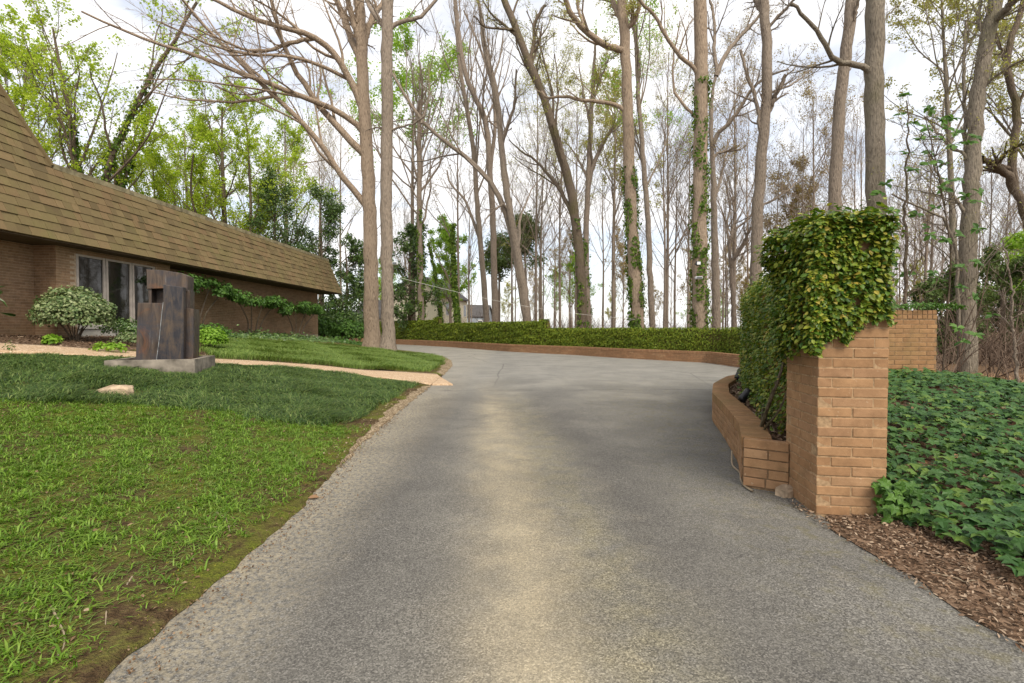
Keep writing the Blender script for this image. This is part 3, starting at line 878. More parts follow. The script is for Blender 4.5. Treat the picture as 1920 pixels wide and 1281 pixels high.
# more leaves towards the camera
keep = rng.random(nL) < np.clip(30 / np.maximum(hy[si], 8), .2, 1); si = si[keep]; hz = hz[keep]; nL = len(si)
top = rng.random(nL) < .16
zz = np.where(top, Hs[si] + rng.normal(0, .02, nL), .48 + (Hs[si] - .48) * hz)
side = np.where(top, -.55 - .3 * rng.random(nL), -.52 + rng.normal(0, .03, nL) + .05 * bumps(hx[si], zz * 3, 2.0))
P = np.stack([hx[si] + nl[si, 0] * side + rng.normal(0, .03, nL), hy[si] + nl[si, 1] * side + rng.normal(0, .03, nL), zz], 1)
N = np.where(top[:, None], np.array([[0, 0, 1.]]), np.stack([nl[si, 0], nl[si, 1], np.zeros(nL)], 1))
N2 = N + rng.normal(0, .4, N.shape)
scatter(mb, LEAF_V, LEAF_F, P, N2 + np.array([0, 0, .3]), norm(np.array([0, 0, -1.]) + rng.normal(0, .6, (nL, 3))), rng.uniform(.07, .13, nL) * np.clip(hy[si] / 26, .8, 1.6))
tag(mb.build('foliage', M['fighedge'], hedge, lo_o), kind='stuff')

# --- creeping fig on pier and wing wall
g = np.random.default_rng(5)
fig = thing('creeping_fig', 'glossy creeping fig swathing the pier top and the wall behind the planter', 'creeping fig', (*PIER_O, 0))
leaves = []     # (pos, normal, size)
def pier_pt(x, y, z): return np.array([PIER_O[0] + ex[0] * x + ey[0] * y, PIER_O[1] + ex[1] * x + ey[1] * y, z])
def fig_face(n, fx, normal, sz, thick=.05):
    for _ in range(n):
        p, cov = fx()
        if p is None: continue
        lump = .5 + .5 * math.sin(p[2] * 5.1 + p[0] * 3.7) * math.sin(p[1] * 4.3 + p[2] * 2.9 + 1)
        out = (abs(g.normal(0, thick)) + thick * 1.3 * lump) * cov + .012
        leaves.append((p + normal * out, normal, g.uniform(*sz)))
NF = np.array([-ey[0], -ey[1], 0]); NS = np.array([-ex[0], -ex[1], 0])
holes = [(.30, 2.16, .055), (.25, 1.73, .05), (.42, 1.88, .03), (.10, 1.98, .035), (.17, 1.5, .03)]
def front():
    x = g.uniform(-.03, PW - .02); z = g.uniform(1.28, PH + .02)
    lim = 1.34 + .30 * max(0, x / PW) ** .8 + .05 * math.sin(x * 23) + .03 * math.sin(x * 57 + 1)
    if z < lim: return None, 0
    for hx_, hz_, hr in holes:
        if (x - hx_) ** 2 + ((z - hz_) * 1.3) ** 2 < hr * hr: return None, 0
    if x > PW - .035 and 1.62 < z < 2.02 and g.random() < .85: return None, 0
    return pier_pt(x, 0, z), min(1, (z - lim) * 5 + .25)
fig_face(6800, front, NF, (.024, .062), .026)
def left():
    y = g.uniform(-.03, PD + .05); z = g.uniform(1.15, PH + .02)
    lim = 1.36 - .18 * y + .05 * math.sin(y * 31)
    if z < lim: return None, 0
    return pier_pt(0, y, z), 1.0
fig_face(4600, left, NS, (.030, .058), .06)
def topf():
    return pier_pt(g.uniform(-.04, PW - .02), g.uniform(-.03, PD), PH + abs(g.normal(0, .03))), 1.0
fig_face(900, topf, np.array([0, 0, 1.]), (.04, .07), .05)
def corner():
    a = g.random(); z = g.uniform(1.32, PH + .03)
    n_ = norm(NF * a + NS * (1 - a)); return pier_pt(.01, .01, z) + n_ * .05, 1.0
fig_face(1900, corner, norm(NF + NS), (.030, .058), .03)
def rim():
    x = g.uniform(-.05, PW - .02); return pier_pt(x, -.02, PH + g.normal(.0, .025)), 1.0
fig_face(700, rim, norm(NF + np.array([0, 0, 1.])), (.034, .064), .03)
def bulge():
    d = norm(g.normal(0, 1, 3)); return pier_pt(-.02, .5, PH - .14) + d * np.array([.17, .2, .2]) * g.uniform(.75, 1.05), 1.0
fig_face(900, bulge, norm(NS + np.array([0, 0, .6])), (.036, .066), .03)
def backright():
    return pier_pt(PW + .01, g.uniform(0, PD), g.uniform(1.7, PH)), .6
fig_face(60, backright, -NS, (.02, .035), .004)
wo = WING.off(.10)
def wingf():
    s = g.uniform(0, 7.4); k = np.searchsorted(WING.s, s); k = min(k, len(wo) - 1)
    top = 2.10 + .05 * math.sin(s * 3) + .03 * math.sin(s * 11)
    z = g.uniform(.36, top)
    lim = .40 + .85 * max(0, 1 - s / .55) * (1 + .25 * math.sin(s * 40)) + .18 * max(0, math.sin(s * 7.0)) * (s < 2.2)
    if z < lim: return None, 0
    if s < .9 and z < 1.25 and math.sin(s * 21 + z * 9) + math.sin(z * 17) > 1.05: return None, 0
    return np.array([wo[k, 0], wo[k, 1], z]), 1.0
dw = norm(np.gradient(WING.p, axis=0)); wn = np.array([-.93, .36, 0])
fig_face(19000, wingf, wn, (.034, .062), .055)
def wingt():
    s = g.uniform(0, 7.4); k = min(np.searchsorted(WING.s, s), len(wo) - 1)
    p = WING.p[k]
    return np.array([p[0] + g.uniform(-.13, .1), p[1], 2.07 + abs(g.normal(0, .05))]), 1.0
fig_face(2600, wingt, np.array([-.3, 0, .95]), (.04, .066), .05)
# loose sprigs reaching past the outline
stems = []
sprigs = [(pier_pt(x, y, PH + .02), d, l) for x, y, d, l in [(.02, .1, (-.5, 0, .8), .22), (.15, .0, (-.1, 0, 1), .16), (.35, .05, (.1, 0, 1), .15), (.47, .1, (.2, 0, 1), .14), (-.02, .4, (-.8, .1, .5), .25),
          (-.02, .5, (-.9, .1, .3), .22), (PW, .0, (.8, -.1, .2), .10), (.25, .3, (.0, 0, 1), .16)]]
sprigs += [(pier_pt(PW, .02, z), (.8, -.2, g.uniform(-.6, .3)), g.uniform(.03, .06)) for z in (2.2, 1.95, 1.66)]
sprigs += [(np.array([wo[k, 0], wo[k, 1], 2.12]), (-.5, .1, .8), g.uniform(.12, .25)) for k in range(4, 110, 7)]
for p, d, l in sprigs:
    d = norm(np.array(d, float)); q = [p + d * l * k_ / 4 + np.array([0, 0, -.02 * k_ * k_ / 4]) for k_ in range(5)]
    stems.append(np.array(q))
    for qq in q[1:]:
        for _ in range(3): leaves.append((qq + g.normal(0, .015, 3), norm(g.normal(0, 1, 3) + np.array([0, -.5, .5])), g.uniform(.035, .06)))
LP = np.array([l[0] for l in leaves]); LN = np.array([l[1] for l in leaves]); LS = np.array([l[2] for l in leaves])
n = len(LP)
Nn = norm(LN * .62 + g.normal(0, .34, (n, 3)) + np.array([0, 0, .72]))
Dn = norm(np.array([0, 0, -1.]) * .6 + LN * .45 + g.normal(0, .75, (n, 3)))
# the 300 leaves that show largest stand on the pier's front: parts of their own
fi = np.where((LP[:, 1] < PIER_O[1] + .06) & (LP[:, 2] > 1.3))[0]
vis = fi[np.argsort(-(LS[fi] + .05 * ((LP[fi] - np.array([*PIER_O, 0])) @ NF)))][:300]
leaf_me = raw_mesh('leaf', OVAL_V, [OVAL_F]); leaf_me.materials.append(M['figleaf'])
for i in vis:
    z_ = Nn[i]; x_ = norm(np.cross(Dn[i], z_)); y_ = np.cross(z_, x_)
    o = bpy.data.objects.new('leaf', leaf_me); COL.objects.link(o); o.parent = fig
    mw = Matrix(((*[x_[0], y_[0], z_[0]], LP[i, 0] - PIER_O[0]), (*[x_[1], y_[1], z_[1]], LP[i, 1] - PIER_O[1]), (*[x_[2], y_[2], z_[2]], LP[i, 2]), (0, 0, 0, 1)))
    o.matrix_local = mw @ Matrix.Scale(LS[i], 4)
rest = np.setdiff1d(np.arange(n), vis)
far_ = LP[rest, 1] > 5.6
mb = MB(); scatter(mb, OVAL_V, OVAL_F, LP[rest][~far_], Nn[rest][~far_], Dn[rest][~far_], LS[rest][~far_])
scatter(mb, LEAF_V, LEAF_F, LP[rest][far_], Nn[rest][far_], Dn[rest][far_], LS[rest][far_] * 1.1)
tag(mb.build('foliage', M['figleaf'], fig, (*PIER_O, 0)), kind='stuff')
# woody stems at the foot
mb = MB()
for q in stems:
    V, F = tubes(q[None], np.full((1, 5), .003), 4); mb.add(V, F)
for (x, y, tx, ty, tz, r) in [(2.66, 5.2, 2.70, 4.75, 1.3, .022), (2.70, 5.25, 3.0, 5.35, 1.2, .018), (2.64, 5.15, 2.62, 4.6, .9, .015), (2.72, 5.2, 3.3, 6.2, .8, .02), (3.5, 6.9, 3.45, 6.6, 1.0, .016)]:
    q = resample(np.array([(x, y, .33), ((x + tx) / 2 - .05, (y + ty) / 2, .33 + (tz - .33) * .35), (tx - .06, ty, tz * .8), (tx, ty, tz)]), 10, 2)
    V, F = tubes(q[None], np.linspace(r, r * .5, 10)[None], 6); mb.add(V, F)
tag(mb.build('stems', M['bark_d'], fig, (*PIER_O, 0)), kind='stuff')

# ------------------------------------------------------------------ the house
HA = math.atan2(995 - 960, FPX)
HU = np.array([math.sin(HA), math.cos(HA)]); HL = np.array([-math.cos(HA), math.sin(HA)])
U0, L0, Z0 = 20.0, 14.0, 1.40
hloc = U0 * HU + L0 * HL
house = thing('brick_house', 'long low brick house with a brown shingled mansard roof above the lawn', 'house', (*hloc, Z0), math.atan2(HU[1], HU[0]))
EZ, RZ, EL, RL = 3.90, 6.08, 12.70, 13.55           # eave and ridge heights and offsets
UE = 32.2                                           # far end of the eave
SZ = 3.86                                           # soffit
def hb(mb, u0, u1, l0, l1, z0, z1): return box(mb, (u0 - U0, l0 - L0, z0 - Z0), (u1 - U0, l1 - L0, z1 - Z0))
WL, BL = 13.95, 13.30                               # main wall plane, bay plane
BU0, BU1 = 13.1, 17.4
WU0, WU1 = 13.72, 16.72                             # window opening
WZ0, WZ1 = 1.62, 3.74
wallp = MB()
hb(wallp, 5, BU0 + .02, WL + .006, WL + .3, .9, SZ)
hb(wallp, BU1 - .02, 31.25, WL + .006, WL + .3, .9, SZ)
hb(wallp, 31.0, 31.244, WL + .3, WL + 6, .9, SZ)
hb(wallp, BU0 + .006, WU0 - .01, BL + .006, WL + .3, .9, SZ)
hb(wallp, WU1 + .01, BU1 - .006, BL + .006, WL + .3, .9, SZ)
hb(wallp, WU0 - .01, WU1 + .01, BL + .006, WL + .3, .9, WZ0 - .02)
hb(wallp, WU0 - .01, WU1 + .01, BL + .006, WL + .3, WZ1 + .01, SZ)
wall = wallp.build('wall', M['mortar_house'], house)
mb = MB(); HC = .0765
def run(u0, u1, L, axis_u=True, z0=1.2, z1=SZ - .01, skip=None, at_u=None):
    k = 0; z = z0
    while z < z1:
        s = u0 - (.14 if k % 2 else 0)
        while s < u1 - .02:
            a, b = max(s, u0), min(s + .272, u1)
            if b - a > .03 and not (skip and skip((a + b) / 2, z)):
                zt = min(z + HC - .009, z1)
                if axis_u: hb(mb, a, b, L, L + .04, z, zt)
                else: hb(mb, at_u[0], at_u[1], a, b, z, zt)
            s += .281
        z += HC; k += 1
run(5, BU0, WL); run(BU1, 31.25, WL)
run(BU0, BU1, BL, skip=lambda u, z: WU0 - .13 < u < WU1 + .13 and WZ0 - .05 < z + .04 < WZ1 + .02)
run(BL + .045, WL, None, False, at_u=(BU0, BU0 + .03))
run(BL + .045, WL, None, False, at_u=(BU1 - .03, BU1))
run(WL + .045, WL + 5, None, False, at_u=(31.22, 31.25))
tag(mb.build('bricks', M['brick_house'], wall), kind='stuff')
# soffit, roof body
mb = MB(); hb(mb, 5, UE - .04, EL + .05, WL + 8, SZ, SZ + .05); mb.build('soffit', M['soffit'], house)
def rp(u, v, off=0):
    """point on the mansard face: v metres up the slope from the eave"""
    dl, dz = (RL - EL), (RZ - EZ); n = math.hypot(dl, dz)
    return np.array([u - U0, EL + dl * v / n - off * dz / n - L0, EZ + dz * v / n + off * dl / n - Z0])
SL = math.hypot(RL - EL, RZ - EZ)
def solid(mb, pts, back):
    """a face polygon (house frame) pushed back into a closed slab"""
    pts = np.array(pts); n = len(pts); q = pts + np.array([0, back, 0])
    F = {4: []}
    mb.add(np.vstack([pts, q]), [np.array([[i, (i + 1) % n, n + (i + 1) % n, n + i] for i in range(n)])])
    mb.add(pts, np.array([[0, i, i + 1] for i in range(1, n - 1)])); mb.add(q, np.array([[0, i + 1, i] for i in range(1, n - 1)]))
mb = MB()
UR = 32.02
solid(mb, [rp(5, 0, -.03), rp(UE - .03, 0, -.03), rp(UR - .03, SL, -.03), rp(5, SL, -.03)], 8)
# tall roof of the near wing, its hip leaning away to the left
solid(mb, [rp(5, SL - .05, -.03), rp(13.25, SL - .05, -.03), rp(12.75, 4.0, -.03), rp(12.1, 6.0, -.03), rp(5, 6.0, -.03)], 5)
roof = mb.build('roof', M['soffit'], house)
# shingles
sh_me = {}
def shingle_pts(w):
    e = SL / 9
    a = [(-w / 2, 0, .030), (w / 2, 0, .030), (w / 2, e * 1.12, .006), (-w / 2, e * 1.12, .006)]
    return a
g = np.random.default_rng(21)
EXP = SL / 9
rows = []
for r in range(0, 22):
    v = r * EXP
    u = 8.2 - g.uniform(0, .3)
    if v < SL - .05: ue = UE + (UR - UE) * v / SL
    else: ue = 13.3 - (v - SL) * .33
    while u < ue - .02:
        w = float(g.choice([.20, .26, .32, .38, .44]))
        w = min(w, ue - u)
        rows.append((u + w / 2, v, w)); u += w + .008
rows = np.array(rows)
px_size = rows[:, 2] / np.maximum(rows[:, 0], 1) ** 2
vis_u = rows[:, 0] > 11.2
order = np.argsort(-(px_size * vis_u))
indiv = set(order[:300].tolist())
dl, dz = (RL - EL) / SL, (RZ - EZ) / SL
def sh_verts(w, th):
    e = EXP * 1.1
    V = []
    for x in (-w / 2, w / 2):
        for (s, o) in ((0, th), (e, .004), (e, -.012), (0, -.012)):
            V.append((x, dl * s - dz * o, dz * s + dl * o))
    F = np.array([(0, 1, 2, 3), (7, 6, 5, 4), (0, 4, 5, 1), (3, 2, 6, 7), (0, 3, 7, 4), (1, 5, 6, 2)])[:, ::-1]
    return np.array(V), F
rest = MB()
for i, (u, v, w) in enumerate(rows):
    p = rp(u, v); th = .026
    if i in indiv:
        k = round(w, 2)
        if k not in sh_me:
            V, F = sh_verts(k, th); sh_me[k] = raw_mesh('shingle', V, [F]); sh_me[k].materials.append(M['shingle'])
        o = bpy.data.objects.new('shingle', sh_me[k]); COL.objects.link(o); o.parent = roof
        o.location = p + np.array([0, -dz, dl]) * g.uniform(-.006, .012); o.rotation_euler = (g.normal(0, .008), 0, 0)
    else:
        V, F = sh_verts(w, th); rest.add(V + p + np.array([0, -dz, dl]) * g.uniform(-.006, .012), F)
tag(rest.build('shingles', M['shingle'], roof), kind='stuff')
mb = MB()
hb(mb, 13.32, UR + .03, RL - .03, RL + .25, RZ - .02, RZ + .13)
mb.build('ridge_cap', M['ridge'], roof)
mb = MB()
a, b = rp(13.30, SL, .02), rp(11.6, 8.0, .02)
V, F = tubes(np.stack([rp(13.30, SL + .05, .02), rp(13.0, 3.3, .02), rp(12.62, 4.5, .02), rp(12.1, 6.0, .02)])[None], np.full((1, 4), .06), 5); mb.add(V, F)
mb.build('hip_cap', M['shingle'], roof)
# end face of the mansard
mb = MB(); hb(mb, UE - .05, UE, EL, EL + .03, EZ - .06, EZ); mb.build('fascia', M['soffit'], roof)
# windows: three tall casements
n_w = 3; ww = (WU1 - WU0) / n_w
for k in range(n_w):
    a, b = WU0 + k * ww + .012, WU0 + (k + 1) * ww - .012
    mb = MB(); f = .075
    hb(mb, a, a + f, BL + .02, BL + .12, WZ0, WZ1); hb(mb, b - f, b, BL + .02, BL + .12, WZ0, WZ1)
    hb(mb, a + f, b - f, BL + .022, BL + .118, WZ1 - f, WZ1); hb(mb, a + f, b - f, BL + .022, BL + .118, WZ0, WZ0 + f)
    w = mb.build('window', M['frame'], house)
    mb = MB(); hb(mb, a + f - .004, b - f + .004, BL + .06, BL + .08, WZ0 + f - .004, WZ1 - f + .004); mb.build('pane', M['glass'], w)
mb = MB(); hb(mb, WU0 - .02, WU1 + .02, BL - .05, BL + .015, WZ0 - .10, WZ0 - .005); mb.build('sill', M['sill'], house)
mb = MB(); hb(mb, WU0, WU1, BL - .012, BL + .002, WZ0 - .45, WZ0 - .11); mb.build('sill_panel', M['sill'], house)
# wall lamp by the far corner
lp = at(540, 600, 29.0)
lamp = thing('wall_light', 'small black light fixture low on the house wall near the far corner', 'wall light', lp, HA * -1)
mb = MB(); box(mb, (-.06, -.1, -.12), (.10, .1, .16)); box(mb, (-.01, -.03, -.3), (.03, .03, -.12)); mb.build('housing', M['black'], lamp)
mb = MB(); V, F = tubes(np.array([[(0, 0, .16), (0, 0, .22), (0.05, 0, .25)]], float), np.array([[.09, .07, .02]]), 8); mb.add(V, F); mb.build('cap', M['black'], lamp)

# ------------------------------------------------------------------ sculpture on its plinth
sp = gpoint(308, 704); SY = sp[1] + .85; SX = (308 - 960) / FPX * SY
SZ0 = float(ground_h(SX, SY)) + .02
base_a = R(18)
scu_pl = thing('plinth_basin', 'square concrete basin under the bronze sculpture, half sunk in grass', 'plinth', (SX, SY, SZ0), base_a)
hw = .76
mb = MB()
box(mb, (-hw, -hw, -.3), (hw, -hw + .09, .20)); box(mb, (-hw, hw - .09, -.3), (hw, hw, .20))
box(mb, (-hw, -hw + .09, -.3), (-hw + .09, hw - .09, .20)); box(mb, (hw - .09, -hw + .09, -.3), (hw, hw - .09, .20))
mb.build('rim', M['concrete'], scu_pl)
mb = MB(); box(mb, (-hw + .09, -hw + .09, -.28), (hw - .09, hw - .09, .135)); mb.build('basin_floor', M['darkwater'], scu_pl)
scu = thing('bronze_sculpture', 'tall abstract sculpture of upright bronze slabs with a square notch near its top', 'sculpture', (SX - .02, SY, SZ0 + .135), base_a)
scu.scale = (.93, .93, .93)
def slab(name, pts, y0, y1, mat=M['bronze'], parent=None, top_y=0):
    """outline in x,z pushed from y0 to y1 with chamfered edges"""
    n = len(pts); c = .012
    pts = np.array(pts, float); cen = pts.mean(0)
    ins = pts + (cen - pts) / np.maximum(np.linalg.norm(cen - pts, axis=1, keepdims=True), .01) * c
    V = np.vstack([np.column_stack([ins[:, 0], np.full(n, y0), ins[:, 1]]), np.column_stack([pts[:, 0], np.full(n, y0 + c), pts[:, 1]]),
                   np.column_stack([pts[:, 0], np.full(n, y1 - c), pts[:, 1]]), np.column_stack([ins[:, 0], np.full(n, y1), ins[:, 1]])])
    q = [[r * n + i, r * n + (i + 1) % n, (r + 1) * n + (i + 1) % n, (r + 1) * n + i] for r in range(3) for i in range(n)]
    m = MB(); m.add(V, [np.array(q)])
    m.add(V[:n], np.array([list(range(n))[::-1]])); m.add(V[3 * n:], np.array([list(range(n))]))
    return m.build(name, mat, parent or scu)
# broad lower slab, tall notched slab behind, front fin leaning, narrow side slab
slab('lower_slab', [(-.50, 0), (.02, 0), (.06, .75), (.10, 1.32), (-.44, 1.32), (-.47, .7)], -.12, .34)
slab('side_slab', [(.34, 0), (.60, 0), (.62, .6), (.62, 1.20), (.38, 1.22)], -.05, .40)
slab('notch_jamb', [(-.28, 1.30), (-.22, 1.30), (-.22, 1.66), (-.28, 1.66)], .02, .40)
slab('notch_back', [(-.22, 1.30), (.12, 1.30), (.12, 1.66), (-.22, 1.66)], .28, .40, M['bronze'])
slab('head_slab', [(-.30, 1.64), (.10, 1.66), (.50, 1.60), (.52, 1.95), (.38, 2.02), (.05, 2.07), (-.30, 2.08)], -.02, .42)
slab('tall_slab', [(.08, 0), (.50, 0), (.52, .8), (.54, 1.62), (.10, 1.70), (.10, 1.3)], .0, .36)
slab('front_fin', [(-.06, 0), (.46, .0), (.48, .9), (.48, 1.68), (.09, 1.73), (.09, 1.34), (.05, 1.0), (.0, .5)], -.24, -.03, M['bronze_dark'])
mb = MB()
V, F = tubes(resample(np.array([(-.062, -.245, .03), (.0, -.245, .5), (.048, -.245, 1.0), (.088, -.245, 1.34)]), 12, 1)[None], np.linspace(.009, .006, 12)[None], 5); mb.add(V, F)
V, F = tubes(resample(np.array([(-.04, -.245, .012), (.45, -.245, .012)]), 6, 0)[None], np.full((1, 6), .010), 5); mb.add(V, F)
mb.build('weld_seam', M['oxide'], scu)

# stone in the grass
rp_ = gpoint(214, 741)
def rock(name, label, loc, dims, rz, seed, mat=M['rock']):
    g = np.random.default_rng(seed)
    th = np.linspace(0, math.pi, 9); ph = np.arange(14) * 2 * math.pi / 14
    T, Ph = np.meshgrid(th, ph, indexing='ij')
    def sg(v, e): return np.sign(v) * np.abs(v) ** e
    V = np.stack([sg(np.sin(T), .5) * sg(np.cos(Ph), .6), sg(np.sin(T), .5) * sg(np.sin(Ph), .6), sg(np.cos(T), .55)], -1).reshape(-1, 3)
    V *= 1 + .05 * g.normal(size=(len(V), 1)); V = V * np.array(dims) / 2
    V[:, 2] += np.where(V[:, 0] < 0, V[:, 0] * .25, 0) * (V[:, 2] > 0)
    i = np.arange(8)[:, None] * 14 + np.arange(14)[None]; j = np.arange(8)[:, None] * 14 + (np.arange(14)[None] + 1) % 14
    F = np.stack([i, i + 14, j + 14, j], -1).reshape(-1, 4)
    o = obj(name, raw_mesh(name, V, [F], False), mat, None, (loc[0], loc[1], loc[2] + dims[2] * .25), (0, 0, rz))
    return tag(o, label, 'stone', None, 'thing')
rock('stone', 'pale tan oblong stone lying in the dark grass in front of the sculpture', rp_, (.54, .26, .20), R(8), 3)

# ------------------------------------------------------------------ small things by the planter and on the walls
def spot(label, loc, aim, s=1.0):
    t_ = thing('spotlight', label, 'spotlight', loc, aim)
    prof = [(-.10, .005), (-.10, .045), (-.06, .058), (.0, .060), (.06, .066), (.11, .075), (.112, .066), (.08, .06)]
    el = R(35); d = np.array([math.cos(el), 0, math.sin(el)])
    P = np.array([[d * a * s + np.array([0, 0, .17]) for a, _ in prof]]); Rr = np.array([[r * s for _, r in prof]])
    # tube frames need distinct points
    V, F = tubes(P, Rr, 14); m = MB(); m.add(V, F); m.add([d * -.10 * s + np.array([0, 0, .17])] + [V[k] for k in range(14)], np.array([[0, 1 + (k + 1) % 14, 1 + k] for k in range(14)]))
    m.build('lamp_head', M['black'], t_, smooth=True)
    m = MB(); V, F = tubes(np.array([[(0, 0, -.1), (0, 0, .06), (.0, 0, .15)]], float), np.array([[.02, .02, .016]]), 8); m.add(V, F); m.build('stake', M['black'], t_)
    m = MB(); c = d * .085 * s + np.array([0, 0, .17]); w = np.cross(d, [0, 1, 0])
    ring = [c + .06 * s * (math.cos(a) * np.array([0, 1, 0]) + math.sin(a) * w) for a in np.arange(14) * 2 * math.pi / 14]
    m.add([c] + ring, np.array([[0, 1 + k, 1 + (k + 1) % 14] for k in range(14)])); m.build('lens', M['pane'], t_)
    return t_
p = at(1396, 765, 7.0); spot('black spotlight nearer the pier inside the brick planter', (p[0], p[1], .36), R(20), .95)
p = at(1386, 712, 10.2); spot('black spotlight at the far end of the brick planter', (p[0], p[1], .36), R(40), 1.25)
def cable(name, label, pts, r, mat, cat, N=24, sides=6):
    q = resample(np.array(pts, float), N, 3); m = MB(); V, F = tubes(q[None], np.full((1, N), r), sides); m.add(V, F)
    return tag(m.build(name, mat, None, tuple(q[0])), label, cat, None, 'thing')
a = [(2.56, 5.55), (2.42, 5.25), (2.40, 5.0), (2.28, 4.75), (2.22, 4.55), (2.24, 4.42)]
cable('garden_hose', 'thin pale hose lying along the foot of the planter wall', [(x - .02, y, .10 if i == 0 else .012) for i, (x, y) in enumerate(a)], .009, M['hose'], 'hose')
cable('irrigation_pipe', 'brown irrigation pipe curling through the planter mulch', [(3.3, 7.3, .40), (3.12, 6.7, .41), (3.2, 6.3, .40), (2.95, 5.9, .41), (3.0, 5.5, .40), (2.8, 5.15, .39)], .014, M['hose'], 'pipe')
rock('stone', 'small pinkish stone wedged at the foot of the planter end beside the pier', (2.50, 4.36, -.01), (.20, .14, .13), .4, 8)

# far cream house and its grey neighbour
def wall_windows(parent, org, du, rects, nrm_):
    for (a0, a1, z0, z1) in rects:
        m = MB()
        for lo, hi, of in (((a0 - .12), (a1 + .12), 0), ):
            V = [org + du * lo + np.array([0, 0, z0 - .12]), org + du * hi + np.array([0, 0, z0 - .12]), org + du * hi + np.array([0, 0, z1 + .12]), org + du * lo + np.array([0, 0, z1 + .12])]
            V = [v + nrm_ * .05 for v in V] + [v - nrm_ * .05 for v in V]
            m.add(V, np.array([(0, 1, 2, 3), (0, 4, 5, 1), (1, 5, 6, 2), (2, 6, 7, 3), (3, 7, 4, 0)]))
        w = m.build('window', M['trimwhite'], parent, parent.location)
        m = MB()
        V = [org + du * a0 + np.array([0, 0, z0]), org + du * a1 + np.array([0, 0, z0]), org + du * a1 + np.array([0, 0, z1]), org + du * a0 + np.array([0, 0, z1])]
        V = [v + nrm_ * .07 for v in V]; m.add(V, np.array([(0, 1, 2, 3)])); m.build('pane', M['pane'], w, parent.location)
def far_house(name, label, p0, p1, depth_v, zb, ze, zr, mat, wins):
    """long front p0-p1, gable ends; depth_v = horizontal vector to the back"""
    t_ = thing(name, label, 'house', (p0[0], p0[1], zb))
    p0 = np.array([*p0, 0.]); p1 = np.array([*p1, 0.]); dv = np.array([*depth_v, 0.]); Z = np.array([0, 0, 1.])
    m = MB(); b = [p0, p1, p1 + dv, p0 + dv]
    V = [q + Z * zb for q in b] + [q + Z * ze for q in b] + [p0 + dv / 2 + Z * zr, p1 + dv / 2 + Z * zr]
    m.add(V, [np.array([(0, 1, 5, 4), (1, 2, 6, 5), (2, 3, 7, 6), (3, 0, 4, 7)]), np.array([(4, 8, 7), (5, 6, 9)])]); m.build('wall', mat, t_, (p0[0], p0[1], zb))
    du = norm(p1 - p0); dn = norm(dv); o = .35
    m = MB()
    e = [p0 - du * o - dn * o + Z * (ze - .25), p1 + du * o - dn * o + Z * (ze - .25), p1 + du * o + dv / 2 + Z * zr, p0 - du * o + dv / 2 + Z * zr,
         p0 - du * o + dv + dn * o + Z * (ze - .25), p1 + du * o + dv + dn * o + Z * (ze - .25)]
    V = [v + Z * .05 for v in e] + [v + Z * .25 for v in e]
    m.add(V, np.array([(6, 7, 8, 9), (9, 8, 11, 10), (0, 3, 2, 1), (3, 4, 5, 2), (0, 1, 7, 6), (4, 10, 11, 5), (0, 6, 9, 3), (3, 9, 10, 4), (1, 2, 8, 7), (2, 5, 11, 8)]))
    m.build('roof', M['slate'], t_, (p0[0], p0[1], zb))
    wall_windows(t_, p0, du, wins, -dn)
    return t_
f0 = at(826, 600, 66); f1 = at(876, 600, 77)
far_house('cream_house', 'two-storey cream house with a slate roof, seen between trunks beyond the ivy wall', f0[:2], f1[:2], (-7.5, 3.0), -1, 6.1, 9.0, M['cream'],
          [(2.0, 3.1, 3.6, 5.2), (6.0, 7.1, 3.6, 5.2), (9.5, 10.6, 3.6, 5.2), (2.0, 3.1, .6, 2.4), (6.0, 7.1, .6, 2.4), (9.5, 10.6, .6, 2.4)])
f0 = at(664, 600, 74); f1 = at(792, 600, 76)
far_house('cream_garage', 'low cream wing with a dark sloping roof, behind the two big trunks', f0[:2], f1[:2], (1.5, 7), -1, 3.3, 6.0, M['cream'], [(1.5, 2.6, 1.2, 2.6), (8.6, 9.8, 1.0, 2.6)])
f0 = at(872, 600, 112); f1 = at(912, 600, 114)
far_house('grey_house', 'blue-grey house glimpsed beyond the cream house', f0[:2], f1[:2], (1, 8), -1, 4.6, 7.2, M['greyhouse'], [(3.2, 4.2, 2.2, 3.6)])

